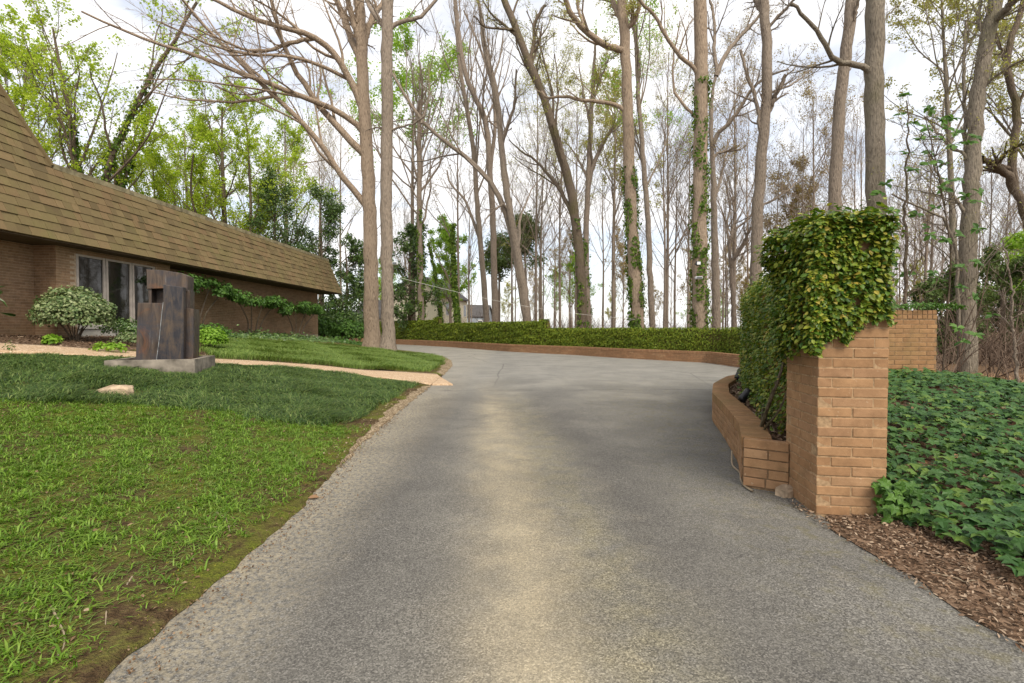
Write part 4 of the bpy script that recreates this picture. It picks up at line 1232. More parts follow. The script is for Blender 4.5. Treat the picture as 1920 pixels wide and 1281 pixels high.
# ------------------------------------------------------------------ trees
def grow(P, Rr, K, t0, t1, ang, lenf, rf, N, up=.05, wob=.12, g=rng, rmin=.004, taper=.35, keep=1.0, absl=None):
    """K children on every branch of a batch"""
    B, N0, _ = P.shape
    Lp = np.linalg.norm(np.diff(P, axis=1), axis=2).sum(1)
    t = t0 + (t1 - t0) * (np.arange(K)[None] + g.random((B, K))) / K
    f = t * (N0 - 1); i = np.clip(f.astype(int), 0, N0 - 2); w = (f - i)[..., None]
    bi = np.arange(B)[:, None]
    p = P[bi, i] * (1 - w) + P[bi, i + 1] * w
    tan = norm(P[bi, i + 1] - P[bi, i])
    r0 = (Rr[bi, i] * (1 - w[..., 0]) + Rr[bi, i + 1] * w[..., 0])
    rnd = norm(g.normal(size=(B, K, 3)))
    perp = norm(rnd - (rnd * tan).sum(-1, keepdims=True) * tan)
    a = g.uniform(ang[0], ang[1], (B, K))[..., None]
    d = np.cos(a) * tan + np.sin(a) * perp
    ln = (Lp[:, None] if absl is None else absl) * lenf * (1.15 - .65 * (t - t0) / max(t1 - t0, .01)) * g.uniform(.65, 1.25, (B, K))
    r = np.maximum(r0 * rf * g.uniform(.75, 1.1, (B, K)), rmin)
    sel = (g.random((B, K)) < keep).ravel()
    p = p.reshape(-1, 3)[sel]; d = d.reshape(-1, 3)[sel]; ln = ln.ravel()[sel]; r = r.ravel()[sel]
    n = len(p); Q = np.empty((n, N, 3)); Q[:, 0] = p
    for k in range(1, N):
        d = norm(d + g.normal(0, wob, (n, 3)) + np.array([0, 0, up]))
        Q[:, k] = Q[:, k - 1] + d * (ln / (N - 1))[:, None]
    RR = r[:, None] * np.linspace(1, taper, N)[None]
    return Q, np.maximum(RR, rmin * .7)

def trunk_tube(mb, P, r, sides, flare=.0, g=rng, gnarl=.035):
    N = len(P)
    a = np.arange(sides) * 2 * math.pi / sides
    rr = r[:, None] * (1 + gnarl * g.normal(size=(N, sides)) * .6 + gnarl * np.sin(a * 3 + np.linspace(0, 9, N)[:, None]))
    if flare:
        h = P[:, 2] - P[0, 2]
        e = np.exp(-h / .55)[:, None]
        rr = rr * (1 + flare * e * (1 + .45 * np.cos(5 * a + 1)[None]))
    V, F = tubes(P[None], rr[None], sides); mb.add(V, F)

def leaf_cloud(mb, Q, n, size, g, spread=.12, TV=LEAF_V, TF=LEAF_F, tip=.3):
    """leaves along the outer part of a batch of twigs"""
    B, N, _ = Q.shape
    b = g.integers(0, B, n); f = (tip + (1 - tip) * g.random(n)) * (N - 1); i = np.clip(f.astype(int), 0, N - 2); w = (f - i)[:, None]
    p = Q[b, i] * (1 - w) + Q[b, i + 1] * w + g.normal(0, spread * .45, (n, 3))
    scatter(mb, TV, TF, p, norm(g.normal(size=(n, 3)) + np.array([0, 0, .5])), norm(g.normal(size=(n, 3)) + np.array([0, 0, -.4])), g.uniform(*size, n))

def ivy_on(mb, P, r, n, size, g, frac=(0, 1), cover=.75, seed=0, thick=.08):
    N = len(P); t = frac[0] + (frac[1] - frac[0]) * g.random(n) ** 1.25; f = t * (N - 1); i = np.clip(f.astype(int), 0, N - 2); w = (f - i)
    a = g.uniform(0, 2 * math.pi, n)
    dens = np.sin(a * 2 + t * 26 + seed) + np.sin(a * 3 - t * 43 + seed * 2) + np.sin(t * 71 + a) * .7
    k = dens > np.quantile(dens, 1 - cover) + (t - frac[0]) / (frac[1] - frac[0]) * .6
    i, w, a, n = i[k], w[k], a[k], int(k.sum())
    c = P[i] * (1 - w)[:, None] + P[i + 1] * w[:, None]; rr = r[i] * (1 - w) + r[i + 1] * w
    o = np.stack([np.cos(a), np.sin(a), np.zeros(n)], 1)
    p = c + o * (rr + np.abs(g.normal(0, thick, n)) + .01)[:, None]
    scatter(mb, LEAF_V * np.array([1.35, 1, 1]), LEAF_F, p, norm(o + g.normal(0, .45, (n, 3))), norm(np.array([0, 0, -1.]) + g.normal(0, .6, (n, 3))), g.uniform(*size, n))

def pix_tree(name, label, Y, pts, wpx, limbs=(), bark='bark_b', top=5.0, twig='twig', flare=0., ivy=None, leaves=None, cat='tree', dens=1.0, seed=0,
             up=.05, auto=(0, 0), sides=14, l2=(7, 6, 4), ground=None, lean_y=0.0, wtop=.55, autoang=(.5, 1.1), autolen=.28, group=None):
    """a tree standing Y metres away; trunk and limbs follow what the photograph shows, twigs grow from them"""
    g = np.random.default_rng(100 + seed)
    p3 = [at(x, y, Y + lean_y * k / max(1, len(pts) - 1)) for k, (x, y) in enumerate(pts)]
    gz = float(ground_h(p3[0][0], p3[0][1])) - .1 if ground is None else ground
    if p3[0][2] > gz + .25: p3 = [np.array([p3[0][0] + (p3[0][0] - p3[1][0]) * .05, p3[0][1], gz])] + p3
    else: p3[0][2] = min(p3[0][2], gz)
    d = norm(p3[-1] - p3[-2])
    if top: p3 += [p3[-1] + norm(d + g.normal(0, .08, 3)) * top * .5]; p3 += [p3[-1] + norm(d + g.normal(0, .1, 3) + [0, 0, .2]) * top * .5]
    P = resample(np.array(p3), 40, 3)
    P[1:-1] += g.normal(0, .02, P[1:-1].shape)
    r0 = .88 * wpx / 2 * Y / FPX
    r = r0 * np.linspace(1, wtop if top else .25, 40)
    if top: r[-8:] *= np.linspace(1, .45, 8)
    base = (P[0][0], P[0][1], gz)
    root = thing(name, label, cat, base, 0, group)
    mb = MB(); trunk_tube(mb, P, r, sides, flare, g)
    mb.build('trunk', M[bark], root, base, True)
    LP_, LR_ = [], []
    for lm in limbs:
        q, w0, dr = lm[:3]; w1 = lm[3] if len(lm) > 3 else w0 * .3
        q3 = np.array([at(x, y, Y + dr * k / (len(q) - 1)) for k, (x, y) in enumerate(q)])
        j_ = int(np.argmin(np.linalg.norm(P - q3[0], axis=1)))
        if np.linalg.norm(P[j_] - q3[0]) < 1.3: q3 = np.vstack([P[max(0, j_ - 1)][None], q3])
        q3 = resample(q3, 18, 2); q3[1:] += g.normal(0, .02, q3[1:].shape)
        LP_.append(q3); LR_.append(np.linspace(w0, w1, 18) / 2 * Y / FPX)
    limb_me = MB()
    out = []
    if LP_:
        A, B_ = np.array(LP_), np.array(LR_)
        for q3, rr in zip(LP_, LR_):
            m = MB(); V, F = tubes(q3[None], rr[None], 8); m.add(V, F); m.build('limb', M[bark], root, base, True)
        out.append((A, B_))
    if auto[0]:
        A, B_ = grow(P[None], r[None], auto[0], auto[1], .97, autoang, autolen, .42, 12, up, .10, g)
        V, F = tubes(A, B_, 6); limb_me.add(V, F); out.append((A, B_))
    tw = []
    k2, k3, k4 = l2
    for A, B_ in out:
        A2, B2 = grow(A, B_, max(1, int(k2 * dens)), .2, .98, (.35, .95), .42, .5, 7, up, .12, g, .007)
        V, F = tubes(A2, B2, 4); limb_me.add(V, F)
        A3, B3 = grow(A2, B2, k3, .2, 1, (.35, .9), .45, .5, 5, up, .13, g, .006)
        V, F = tubes(A3, B3, 3); limb_me.add(V, F)
        tw.append(A3)
        if k4:
            A4, B4 = grow(A3, B3, k4, .2, 1, (.3, .9), .5, .6, 3, up, .15, g, .005)
            V, F = spikes(A4, B4 * 1.15); limb_me.add(V, F); tw.append(A4)
    if limb_me.n: tag(limb_me.build('branches', M[bark], root, base), kind='stuff')
    if leaves and tw:
        mat, n, size = leaves[:3]; lb = MB()
        for A in tw[-(2 if len(tw) > 1 else 1):]: leaf_cloud(lb, A, n // 2, size, g, leaves[3] if len(leaves) > 3 else .12)
        tag(lb.build('crown', M[mat], root, base), kind='stuff')
    if ivy:
        n, size, fr, cov = ivy; ib = MB(); ivy_on(ib, P, r, n, size, g, fr, cov, seed)
        tag(ib.build('ivy', M['treeivy'], root, base), kind='stuff')
    return root

# the two great trunks by the lawn
pix_tree('oak_tree', 'great pale oak with long bare limbs reaching left over the house', 27.5,
    [(697, 640), (696, 500), (695, 440), (691, 350), (686, 250), (682, 200), (679, 125), (677, 60), (675, 0)], 32,
    [([(669, 224), (617, 202), (586, 186), (550, 176), (495, 152), (396, 115), (277, 75), (218, 51), (150, 20)], 12, -5, 3),
     ([(676, 283), (633, 238), (594, 194), (570, 158), (534, 95), (519, 40), (507, 0), (495, -50)], 14, -2, 5),
     ([(680, 372), (633, 325), (614, 285), (574, 234), (515, 182), (467, 131), (396, 67), (364, 28), (335, -10)], 13, -4, 4),
     ([(676, 195), (653, 142), (625, 91), (594, 71), (570, 59), (527, 51), (487, 40), (447, 24), (390, -5)], 15, -3, 5),
     ([(651, 146), (594, 119), (554, 107), (475, 103), (416, 95), (360, 70), (300, 40)], 8, -6, 2),
     ([(590, 72), (545, 80), (505, 95), (450, 96), (410, 70), (350, 50)], 8, -5, 2),
     ([(676, 105), (660, 80), (648, 40), (630, 0), (618, -40)], 15, 2, 9), ([(678, 90), (662, 40), (652, 0), (640, -50)], 13, -1, 8),
     ([(681, 95), (692, 45), (705, 22), (717, 10), (724, -30)], 13, 2, 7),
     ([(515, 180), (470, 189), (435, 192), (356, 188), (285, 174)], 6, -3, 2), ([(495, 152), (440, 100), (405, 60), (380, 20)], 6, 1, 2)],
    'bark_a', 4, flare=.38, seed=1, l2=(9, 6, 4), up=.03, wtop=.6)
pix_tree('poplar_tree', 'tall straight pale trunk standing right beside the great oak at the lawn edge', 25.0,
    [(727, 649), (726, 560), (725, 420), (726, 300), (726, 150), (725, 50), (727, 0)], 26,
    [([(732, 46), (760, 38), (785, 36), (800, 22), (817, 0), (828, -25)], 9, 1, 5), ([(722, 52), (708, 35), (695, 15), (683, -6)], 11, 2, 7),
     ([(734, 242), (757, 238), (784, 228), (800, 215)], 5, -1, 2), ([(722, 240), (705, 240), (690, 242)], 4, 1, 2)],
    'bark_b', 6, flare=.5, seed=2, l2=(4, 5, 3), wtop=.85)
# beyond the ivy wall, from left to right
pix_tree('maple_tree', 'bare fan-branched tree just right of the great trunks, ivy at its foot', 48,
    [(790, 610), (788, 500), (786, 400), (786, 300), (786, 250), (789, 200)], 15, [], 'bark_c', 3, auto=(22, .42), autoang=(.35, .8), autolen=.42, seed=3, l2=(5, 5, 3), up=.10,
    ivy=(2600, (.14, .26), (0, .5), .6), wtop=.5)
pix_tree('ivy_snag', 'short broken trunk wrapped in ivy in front of the cream house', 45, [(858, 608), (852, 540), (850, 480), (848, 425), (852, 418)], 9,
    [([(850, 545), (830, 500), (805, 455)], 4, 1, 1)], 'bark_d', 0, ivy=(3800, (.14, .26), (0, 1), .95), seed=4, l2=(4, 4, 0))
pix_tree('ivy_snag', 'thin leaning ivy-covered stem just left of the short ivy snag', 49, [(828, 608), (822, 555), (814, 500), (804, 455)], 6, [], 'bark_d', 0, ivy=(2600, (.12, .22), (0, 1), .9), seed=5)
pix_tree('forked_tree', 'slim pale tree in mid view whose top sweeps left in long wands', 46, [(913, 610), (905, 500), (898, 420), (893, 360), (890, 300), (880, 230), (868, 170), (858, 90)], 13,
    [([(905, 465), (890, 420), (870, 370), (842, 345), (838, 320)], 7, 2, 3)], 'bark_b', 4, auto=(12, .4), autoang=(.25, .6), autolen=.35, seed=6, l2=(5, 5, 3), up=.09)
pix_tree('poplar_tree', 'upright brown trunk left of the leaning tree, crooked above', 44, [(929, 610), (926, 500), (924, 400), (917, 300), (912, 215), (880, 170), (862, 90), (855, 20)], 15,
    [([(918, 320), (930, 240), (925, 160), (900, 90), (870, 20)], 8, 2, 3), ([(914, 225), (945, 250), (960, 240)], 4, -1, 2)], 'bark_c', 4, auto=(8, .45), autoang=(.25, .7), autolen=.25, seed=7, l2=(5, 5, 3), up=.08)
pix_tree('leaning_tree', 'twin-stemmed tree leaning left, with a long bough arching over the cream house', 38, [(990, 610), (985, 560), (975, 500), (962, 430), (950, 360), (945, 325), (940, 270), (935, 200), (925, 150), (905, 80)], 17,
    [([(985, 590), (968, 480), (945, 375), (920, 335), (880, 298), (840, 268), (810, 250), (790, 232), (768, 192), (740, 145), (725, 120)], 15, 2, 4),
     ([(790, 232), (805, 180), (803, 120)], 4, 1, 1), ([(940, 270), (965, 200), (968, 130)], 8, -2, 3), ([(945, 380), (935, 388), (915, 405), (908, 420)], 5, -1, 2)],
    'bark_b', 5, seed=8, l2=(7, 5, 4), up=.08, flare=.2, auto=(6, .55), autoang=(.25, .6), autolen=.25)
pix_tree('dark_oak', 'dark mossy trunk in the centre leaning left and crooked, with sparse yellow buds', 34, [(1092, 612), (1090, 540), (1085, 450), (1072, 360), (1058, 310), (1040, 250), (1024, 195), (1002, 135), (985, 110), (972, 60), (945, 0)], 23,
    [([(1022, 190), (1012, 175), (988, 130), (968, 85), (962, 30)], 5, 1, 2), ([(993, 118), (1002, 80), (1000, 45), (1020, 10)], 9, 1, 4), ([(968, 56), (940, 55), (905, 50), (890, 30)], 6, -2, 2),
     ([(1072, 395), (1040, 340), (1005, 300), (970, 280), (955, 262)], 10, 3, 2), ([(1066, 340), (1045, 270), (1035, 235)], 6, -1, 3)],
    'bark_d', 5, seed=9, l2=(7, 5, 4), leaves=('catkin', 4000, (.07, .13), .25), auto=(8, .45), autoang=(.4, .9), autolen=.22, up=.06, flare=.2, wtop=.5, ivy=(1400, (.12, .22), (0, .3), .4))
pix_tree('elm_tree', 'forked grey tree behind the dark mossy trunk, one arm reaching right', 40, [(1104, 612), (1100, 540), (1098, 475), (1100, 400), (1103, 340), (1105, 300), (1108, 220), (1112, 150)], 14,
    [([(1104, 340), (1112, 308), (1128, 275), (1147, 240), (1168, 220)], 10, 0, 5), ([(1107, 235), (1095, 180), (1085, 120)], 6, 1, 2), ([(1110, 200), (1125, 150), (1145, 100)], 6, -1, 2), ([(1100, 330), (1080, 290), (1060, 265)], 6, 2, 2)],
    'bark_c', 4, seed=10, l2=(6, 5, 4), leaves=('catkin', 4500, (.08, .15), .25), up=.08, ivy=(1500, (.12, .22), (0, .35), .5))
pix_tree('poplar_tree', 'tall trunk right of centre, two heavy boughs to its left, ivy on its lower half', 29, [(1196, 612), (1192, 540), (1186, 450), (1181, 350), (1178, 225), (1173, 125), (1170, 50), (1165, -5)], 28,
    [([(1170, 92), (1150, 92), (1135, 87), (1105, 65), (1080, 42), (1065, 15), (1055, -20)], 13, -2, 8), ([(1172, 205), (1150, 194), (1125, 190), (1090, 190), (1070, 182), (1050, 178), (1028, 190), (1015, 172)], 9, 1, 4),
     ([(1168, 40), (1155, 20), (1145, -10)], 12, 1, 8), ([(1174, 55), (1190, 40), (1198, 15), (1200, -15)], 10, -1, 6), ([(1098, 55), (1085, 20), (1078, -20)], 7, 1, 4)],
    'bark_a', 5, seed=11, l2=(6, 5, 4), leaves=('catkin', 3000, (.07, .13), .25), ivy=(5200, (.10, .19), (0, .42), .62), wtop=.62, flare=.2)
pix_tree('slender_tree', 'slim trunk behind the tall ivied poplar with fresh green leaf high up', 36, [(1223, 612), (1218, 500), (1216, 430), (1209, 330), (1202, 250), (1196, 175), (1195, 110), (1190, 40)], 13,
    [], 'bark_b', 4, seed=12, auto=(16, .4), autoang=(.3, .7), autolen=.28, l2=(5, 5, 3), leaves=('spring2', 5200, (.10, .19), .25), up=.07)
pix_tree('poplar_tree', 'thick straight trunk with ivy climbing to mid height, small lamp boxes fixed to it', 25, [(1312, 612), (1312, 520), (1312, 450), (1313, 300), (1315, 150), (1313, 50), (1312, -5)], 31,
    [([(1307, 132), (1290, 118), (1270, 100), (1245, 65), (1235, 37), (1215, 15), (1190, -8)], 8, -1, 5), ([(1303, 218), (1285, 200), (1270, 185), (1261, 160), (1260, 135), (1266, 80), (1275, 40)], 6, 1, 2)],
    'bark_a', 6, seed=13, l2=(6, 5, 4), ivy=(6400, (.09, .17), (0, .58), .6), wtop=.78, flare=.15)
pix_tree('elm_tree', 'grey forked tree just right of the thick ivied trunk, limbs sweeping up right', 31, [(1343, 612), (1341, 500), (1340, 420), (1336, 300), (1332, 215), (1336, 165), (1345, 130)], 20,
    [([(1337, 262), (1350, 245), (1375, 225), (1395, 190), (1410, 165), (1440, 140), (1480, 130)], 9, -2, 3), ([(1345, 135), (1358, 105), (1370, 90), (1390, 65), (1420, 35), (1440, 5)], 9, 1, 4), ([(1345, 135), (1338, 90), (1340, 40), (1330, -5)], 8, 1, 4),
     ([(1340, 290), (1355, 285), (1390, 280)], 6, 0, 3), ([(1344, 360), (1355, 320), (1365, 260)], 6, 2, 3), ([(1338, 205), (1320, 170), (1325, 110)], 5, 2, 3)],
    'bark_b', 0, seed=14, l2=(7, 6, 4), up=.08, leaves=('bud', 1200, (.06, .11), .2))
pix_tree('crooked_tree', 'small crooked tree with two curling arms behind the end of the ivy wall', 28, [(1377, 612), (1374, 545), (1370, 490), (1366, 455), (1378, 430), (1395, 418), (1407, 410), (1412, 395)], 13,
    [([(1373, 495), (1385, 470), (1398, 450), (1408, 425)], 9, -1, 4), ([(1372, 440), (1380, 405), (1372, 370)], 6, 1, 3), ([(1366, 460), (1363, 420), (1370, 385), (1360, 340)], 5, 1, 2)],
    'bark_c', 0, seed=15, l2=(6, 5, 4), up=.07)
pix_tree('hickory_tree', 'tall bare trunk left of the fig-covered pier with a broken stub near its fork', 26, [(1414, 612), (1417, 525), (1419, 430), (1423, 350), (1432, 245), (1440, 175), (1438, 80), (1433, 20), (1430, -10)], 25,
    [([(1442, 205), (1452, 185), (1460, 168), (1473, 141)], 11, -.6, 7), ([(1425, 240), (1421, 195), (1408, 160), (1396, 125), (1390, 95)], 8, .5, 5), ([(1437, 55), (1460, 30), (1485, 5), (1500, -15)], 7, -1, 4),
     ([(1434, 30), (1420, 10), (1412, -15)], 10, 1, 6), ([(1422, 390), (1445, 378), (1475, 360), (1500, 335)], 5, 1, 2), ([(1440, 175), (1470, 165), (1500, 150), (1530, 120)], 5, 1, 2)],
    'bark_b', 4, seed=16, l2=(7, 6, 4), up=.06, wtop=.7)
# behind the pier and on the right
pix_tree('pine_tree', 'slightly leaning trunk rising behind the left part of the fig-covered pier', 22, [(1560, 640), (1563, 480), (1565, 388), (1568, 300), (1578, 164), (1589, 82), (1597, 0)], 25,
    [([(1594, 60), (1605, 25), (1612, -10)], 8, -.5, 5), ([(1580, 150), (1600, 120), (1620, 100)], 3, 1, 1)], 'bark_b', 5, seed=17, l2=(5, 5, 3), wtop=.8)
pix_tree('oak_tree', 'massive grey trunk rising behind the pier with one mossy elbowed bough', 18, [(1641, 640), (1641, 500), (1641, 382), (1641, 218), (1640, 109), (1642, 0)], 36,
    [([(1630, 128), (1600, 120), (1575, 117), (1559, 115), (1550, 95), (1545, 76), (1530, 55), (1515, 38), (1495, 22), (1483, 5)], 12, -1.0, 5), ([(1645, 60), (1665, 30), (1690, 5)], 4, 1, 2)],
    'bark_e', 6, seed=18, l2=(5, 5, 4), wtop=.9)
pix_tree('pole_tree', 'thin dark leafless sapling standing behind the brick screen wall', 10.5, [(1698, 600), (1698, 520), (1699, 420), (1699, 330), (1702, 250), (1700, 190)], 9,
    [([(1698, 520), (1720, 495), (1732, 470), (1728, 450)], 3, -.3, 1), ([(1697, 545), (1680, 535), (1672, 520)], 3, .2, 1), ([(1699, 555), (1720, 540), (1745, 548), (1775, 535)], 3, -.4, 1), ([(1698, 440), (1680, 430), (1668, 425)], 2.5, .3, 1)],
    'bark_d', 0, seed=19, l2=(4, 3, 0), auto=(10, .25), autoang=(.8, 1.3), autolen=.16)
pix_tree('oak_tree', 'rough grey trunk right of the brick screen wall, leaning right and forking high', 15.5, [(1813, 735), (1813, 640), (1812, 560), (1813, 492), (1820, 355), (1824, 300), (1828, 246), (1836, 165), (1845, 105), (1856, 55), (1866, 10)], 34,
    [([(1858, 45), (1880, 25), (1905, 0), (1925, -25)], 15, -1, 10), ([(1800, 640), (1795, 560), (1792, 470), (1782, 430), (1770, 405), (1735, 392), (1700, 380), (1672, 365)], 7, -.5, 3), ([(1798, 380), (1775, 350), (1752, 320), (1740, 290)], 7, .6, 3),
     ([(1838, 170), (1870, 140), (1900, 120), (1930, 110)], 5, -1, 3), ([(1810, 290), (1780, 275), (1755, 245), (1735, 220)], 6, .8, 3), ([(1812, 300), (1808, 200), (1806, 120), (1812, 40)], 8, 1.5, 4), ([(1850, 80), (1835, 40), (1838, 0)], 8, .5, 5)],
    'bark_e', 4, seed=20, l2=(9, 6, 4), leaves=('catkin', 1500, (.04, .08), .15), up=.05, wtop=.6, flare=.1)
pix_tree('bent_tree', 'dark bent tree entering at the right edge, forking towards the rough grey trunk', 17, [(1960, 560), (1945, 470), (1922, 400), (1900, 345), (1892, 328), (1897, 290), (1908, 235), (1905, 190), (1890, 150), (1884, 110), (1900, 60)], 20,
    [([(1892, 330), (1870, 312), (1850, 302), (1838, 296)], 15, -.8, 8), ([(1865, 308), (1885, 285), (1910, 275), (1940, 262)], 8, -1, 4), ([(1905, 205), (1925, 165), (1945, 130)], 8, .5, 4), ([(1886, 118), (1870, 80), (1868, 40)], 6, .5, 3)],
    'bark_d', 3, seed=21, l2=(8, 6, 4), leaves=('catkin', 1500, (.05, .09), .2), up=.06, wtop=.45)
pix_tree('sapling', 'pale crooked sapling at the right edge above the ivy bank', 12.5, [(1905, 760), (1906, 700), (1903, 640), (1895, 590), (1900, 540), (1888, 480), (1880, 450)], 8, [([(1900, 600), (1915, 585), (1925, 590)], 3, 0, 1)], 'bark_b', 0, seed=22, auto=(14, .3), autoang=(.6, 1.2), autolen=.25, l2=(4, 4, 0))

# ------------------------------------------------------------------ green trees behind the house
def free_tree(name, label, X, Y, h, r, seed, bark='bark_c', leaves=None, nb=16, t0=.25, ang=(.4, .9), lenf=.38, up=.08, l2=(6, 5, 3), lean=(0, 0), ivy=None, fork=0, cat='tree', group=None, link_=True, wob=.5):
    g = np.random.default_rng(500 + seed)
    z = float(ground_h(X, Y)) - .1
    n = 24; tt_ = np.linspace(0, 1, n)
    P = np.stack([lean[0] * tt_ ** 1.5 + wob * .3 * np.sin(tt_ * g.uniform(3, 7) + g.uniform(0, 6)) * tt_, lean[1] * tt_ ** 1.5 + wob * .3 * np.sin(tt_ * g.uniform(3, 7)) * tt_, h * tt_], 1)
    rr = r * (1 - .82 * tt_)
    root = thing(name, label, cat, (X, Y, z), g.uniform(0, 6.28) if lean == (0, 0) else 0, group)
    mb = MB(); trunk_tube(mb, P, rr, 9, .2, g); tr = mb.build('trunk', M[bark], root, (0, 0, 0), True)
    b = MB()
    A, B_ = grow(P[None], rr[None], nb, t0, .98, ang, lenf, .5, 10, up, .10, g)
    if fork:
        A0, B0 = grow(P[None], rr[None], fork, .12, .3, (.3, .6), .8, .75, 16, .03, .06, g)
        V, F = tubes(A0, B0, 7); b.add(V, F)
        A1, B1 = grow(A0, B0, 7, .3, .98, ang, .35, .5, 10, up, .1, g)
        A = np.concatenate([A, A1]); B_ = np.concatenate([B_, B1])
    V, F = tubes(A, B_, 5); b.add(V, F)
    A2, B2 = grow(A, B_, l2[0], .2, .98, (.35, .95), .42, .5, 6, up, .12, g, .008); V, F = tubes(A2, B2, 3); b.add(V, F)
    A3, B3 = grow(A2, B2, l2[1], .15, 1, (.3, .9), .48, .55, 4, up, .13, g, .007); V, F = tubes(A3, B3, 3); b.add(V, F)
    last = A3
    if l2[2]:
        A4, B4 = grow(A3, B3, l2[2], .15, 1, (.3, .9), .5, .6, 3, up, .15, g, .006); V, F = spikes(A4, B4 * 1.15); b.add(V, F); last = A4
    tag(b.build('branches', M[bark], root), kind='stuff')
    if leaves:
        mat, cnt, size, spread = leaves; lb = MB()
        leaf_cloud(lb, last, cnt, size, g, spread); tag(lb.build('crown', M[mat], root), kind='stuff')
    if ivy:
        ib = MB(); ivy_on(ib, P, rr, ivy[0], ivy[1], g, ivy[2], ivy[3], seed)
        if fork:
            for q, r_ in zip(A0, B0): ivy_on(ib, q, r_, ivy[0] // 2, ivy[1], g, (0, .75), ivy[3], seed)
        tag(ib.build('ivy', M['treeivy'], root), kind='stuff')
    return root
def xat(x, Y): return (x - 960) / FPX * Y
free_tree('yellow_green_tree', 'many-stemmed yellow-green tree with ivy-clad stems behind the near end of the roof', xat(165, 31), 31, 19, .30, 1, 'bark_d', ('spring', 15000, (.13, .22), .22), 14, .35, (.3, .7), .38, .09, (6, 5, 3), (-1.5, 0), (2600, (.14, .26), (.0, .7), .85), 5)
free_tree('yellow_green_tree', 'yellow-green tree with drooping catkins at the upper left corner', xat(40, 34), 34, 19, .30, 2, 'bark_c', ('spring', 13000, (.13, .22), .22), 18, .3, (.3, .8), .36, .08, (6, 5, 3), (1.0, 0))
free_tree('lime_tree', 'airy lime-green tree behind the middle of the roof', xat(290, 38), 38, 13.5, .20, 3, 'bark_b', ('spring', 10000, (.11, .19), .2), 20, .2, (.3, .8), .36, .10, (6, 5, 3))
free_tree('lime_tree', 'bright lime-green tree with dark stem left of the evergreen hollies', xat(425, 40), 40, 19, .32, 4, 'bark_d', ('spring', 17000, (.14, .23), .22), 22, .18, (.4, .9), .36, .08, (6, 5, 3), (0, 0), None, 2)
free_tree('lime_tree', 'thin dark-stemmed tree with lime leaves against the hollies', xat(470, 37), 37, 17, .2, 5, 'bark_d', ('spring', 6500, (.12, .2), .22), 14, .3, (.4, .9), .30, .08, (5, 5, 3))
free_tree('lime_tree', 'tall lime-green crown behind the oak limbs, right of the bright lime tree', xat(540, 47), 47, 22, .26, 40, 'bark_b', ('spring', 9000, (.15, .25), .3), 20, .3, (.4, .9), .34, .08, (6, 5, 3))
free_tree('lime_tree', 'pale lime crown filling the gap above the middle of the roof', xat(355, 46), 46, 20, .26, 41, 'bark_c', ('spring', 10000, (.15, .25), .3), 20, .25, (.4, .9), .36, .08, (6, 5, 3))
free_tree('fresh_green_tree', 'bright green leafy crown high behind the straight pale trunk', xat(775, 52), 52, 30, .30, 6, 'bark_c', ('spring2', 9000, (.20, .34), .5), 18, .5, (.5, 1.1), .34, .08, (5, 5, 3))
free_tree('fresh_green_tree', 'pale green tree low behind the ivy snag', xat(845, 62), 62, 14, .22, 7, 'bark_c', ('spring2', 9000, (.2, .32), .3), 20, .2, (.4, .9), .36, .05, (5, 5, 3))
free_tree('fresh_green_tree', 'hazy green crown between the dark centre trunk and the ivied poplar', xat(1150, 60), 60, 30, .3, 8, 'bark_b', ('catkin', 9000, (.18, .3), .3), 20, .45, (.3, .7), .28, .08, (5, 5, 3))
free_tree('holly_tree', 'dense dark holly left of the great oak trunk', xat(520, 36), 36, 11.5, .22, 9, 'bark_d', ('evergreen', 9500, (.13, .22), .5), 24, .08, (.6, 1.2), .30, .05, (6, 5, 2))
free_tree('holly_tree', 'dark holly with a narrow crown just left of the great oak trunk', xat(605, 38), 38, 11.5, .22, 10, 'bark_d', ('evergreen', 9500, (.13, .22), .5), 24, .06, (.6, 1.2), .28, .05, (6, 5, 2))
free_tree('holly_tree', 'low dark evergreen behind the end of the house roof', xat(650, 42), 42, 9.0, .2, 11, 'bark_d', ('evergreen', 8500, (.15, .26), .28), 24, .04, (.7, 1.3), .32, .03, (6, 5, 2))
free_tree('magnolia_tree', 'dark evergreen magnolia right of the straight pale trunk beside the cream garage', xat(770, 50), 50, 11.5, .25, 12, 'bark_d', ('evergreen', 7000, (.2, .32), .3), 24, .06, (.6, 1.2), .32, .04, (6, 5, 2))
def pine(name, label, X, Y, h, seed, crown0=.62, group=None):
    return free_tree(name, label, X, Y, h, .28, seed, 'bark_c', ('pine', 6500, (.22, .38), .9), 20, crown0, (.9, 1.5), .16, .02, (5, 4, 2), group=group)
pine('pine_tree', 'flat-topped dark pine crown behind the leaning tree', xat(985, 62), 62, 15.5, 31)
pine('pine_tree', 'pine with a tufted crown behind the slim pale tree in mid view', xat(935, 70), 70, 14.5, 32)
free_tree('evergreen_thicket_tree', 'dark spreading evergreen low at the right edge', xat(1880, 26), 26, 5.8, .16, 33, 'bark_d', ('pine', 11000, (.12, .22), .3), 22, .05, (.8, 1.4), .42, .02, (6, 5, 2))
free_tree('evergreen_thicket_tree', 'dark feathery evergreen between screen wall and rough grey trunk', xat(1775, 24), 24, 4.2, .14, 34, 'bark_d', ('pine', 8000, (.12, .22), .3), 22, .05, (.8, 1.4), .42, .02, (6, 5, 2))
free_tree('lime_tree', 'pale lime tree low at the right edge beyond the evergreen', xat(1905, 34), 34, 8.0, .16, 35, 'bark_b', ('spring2', 7000, (.14, .24), .25), 18, .2, (.4, .9), .4, .06, (5, 5, 3))
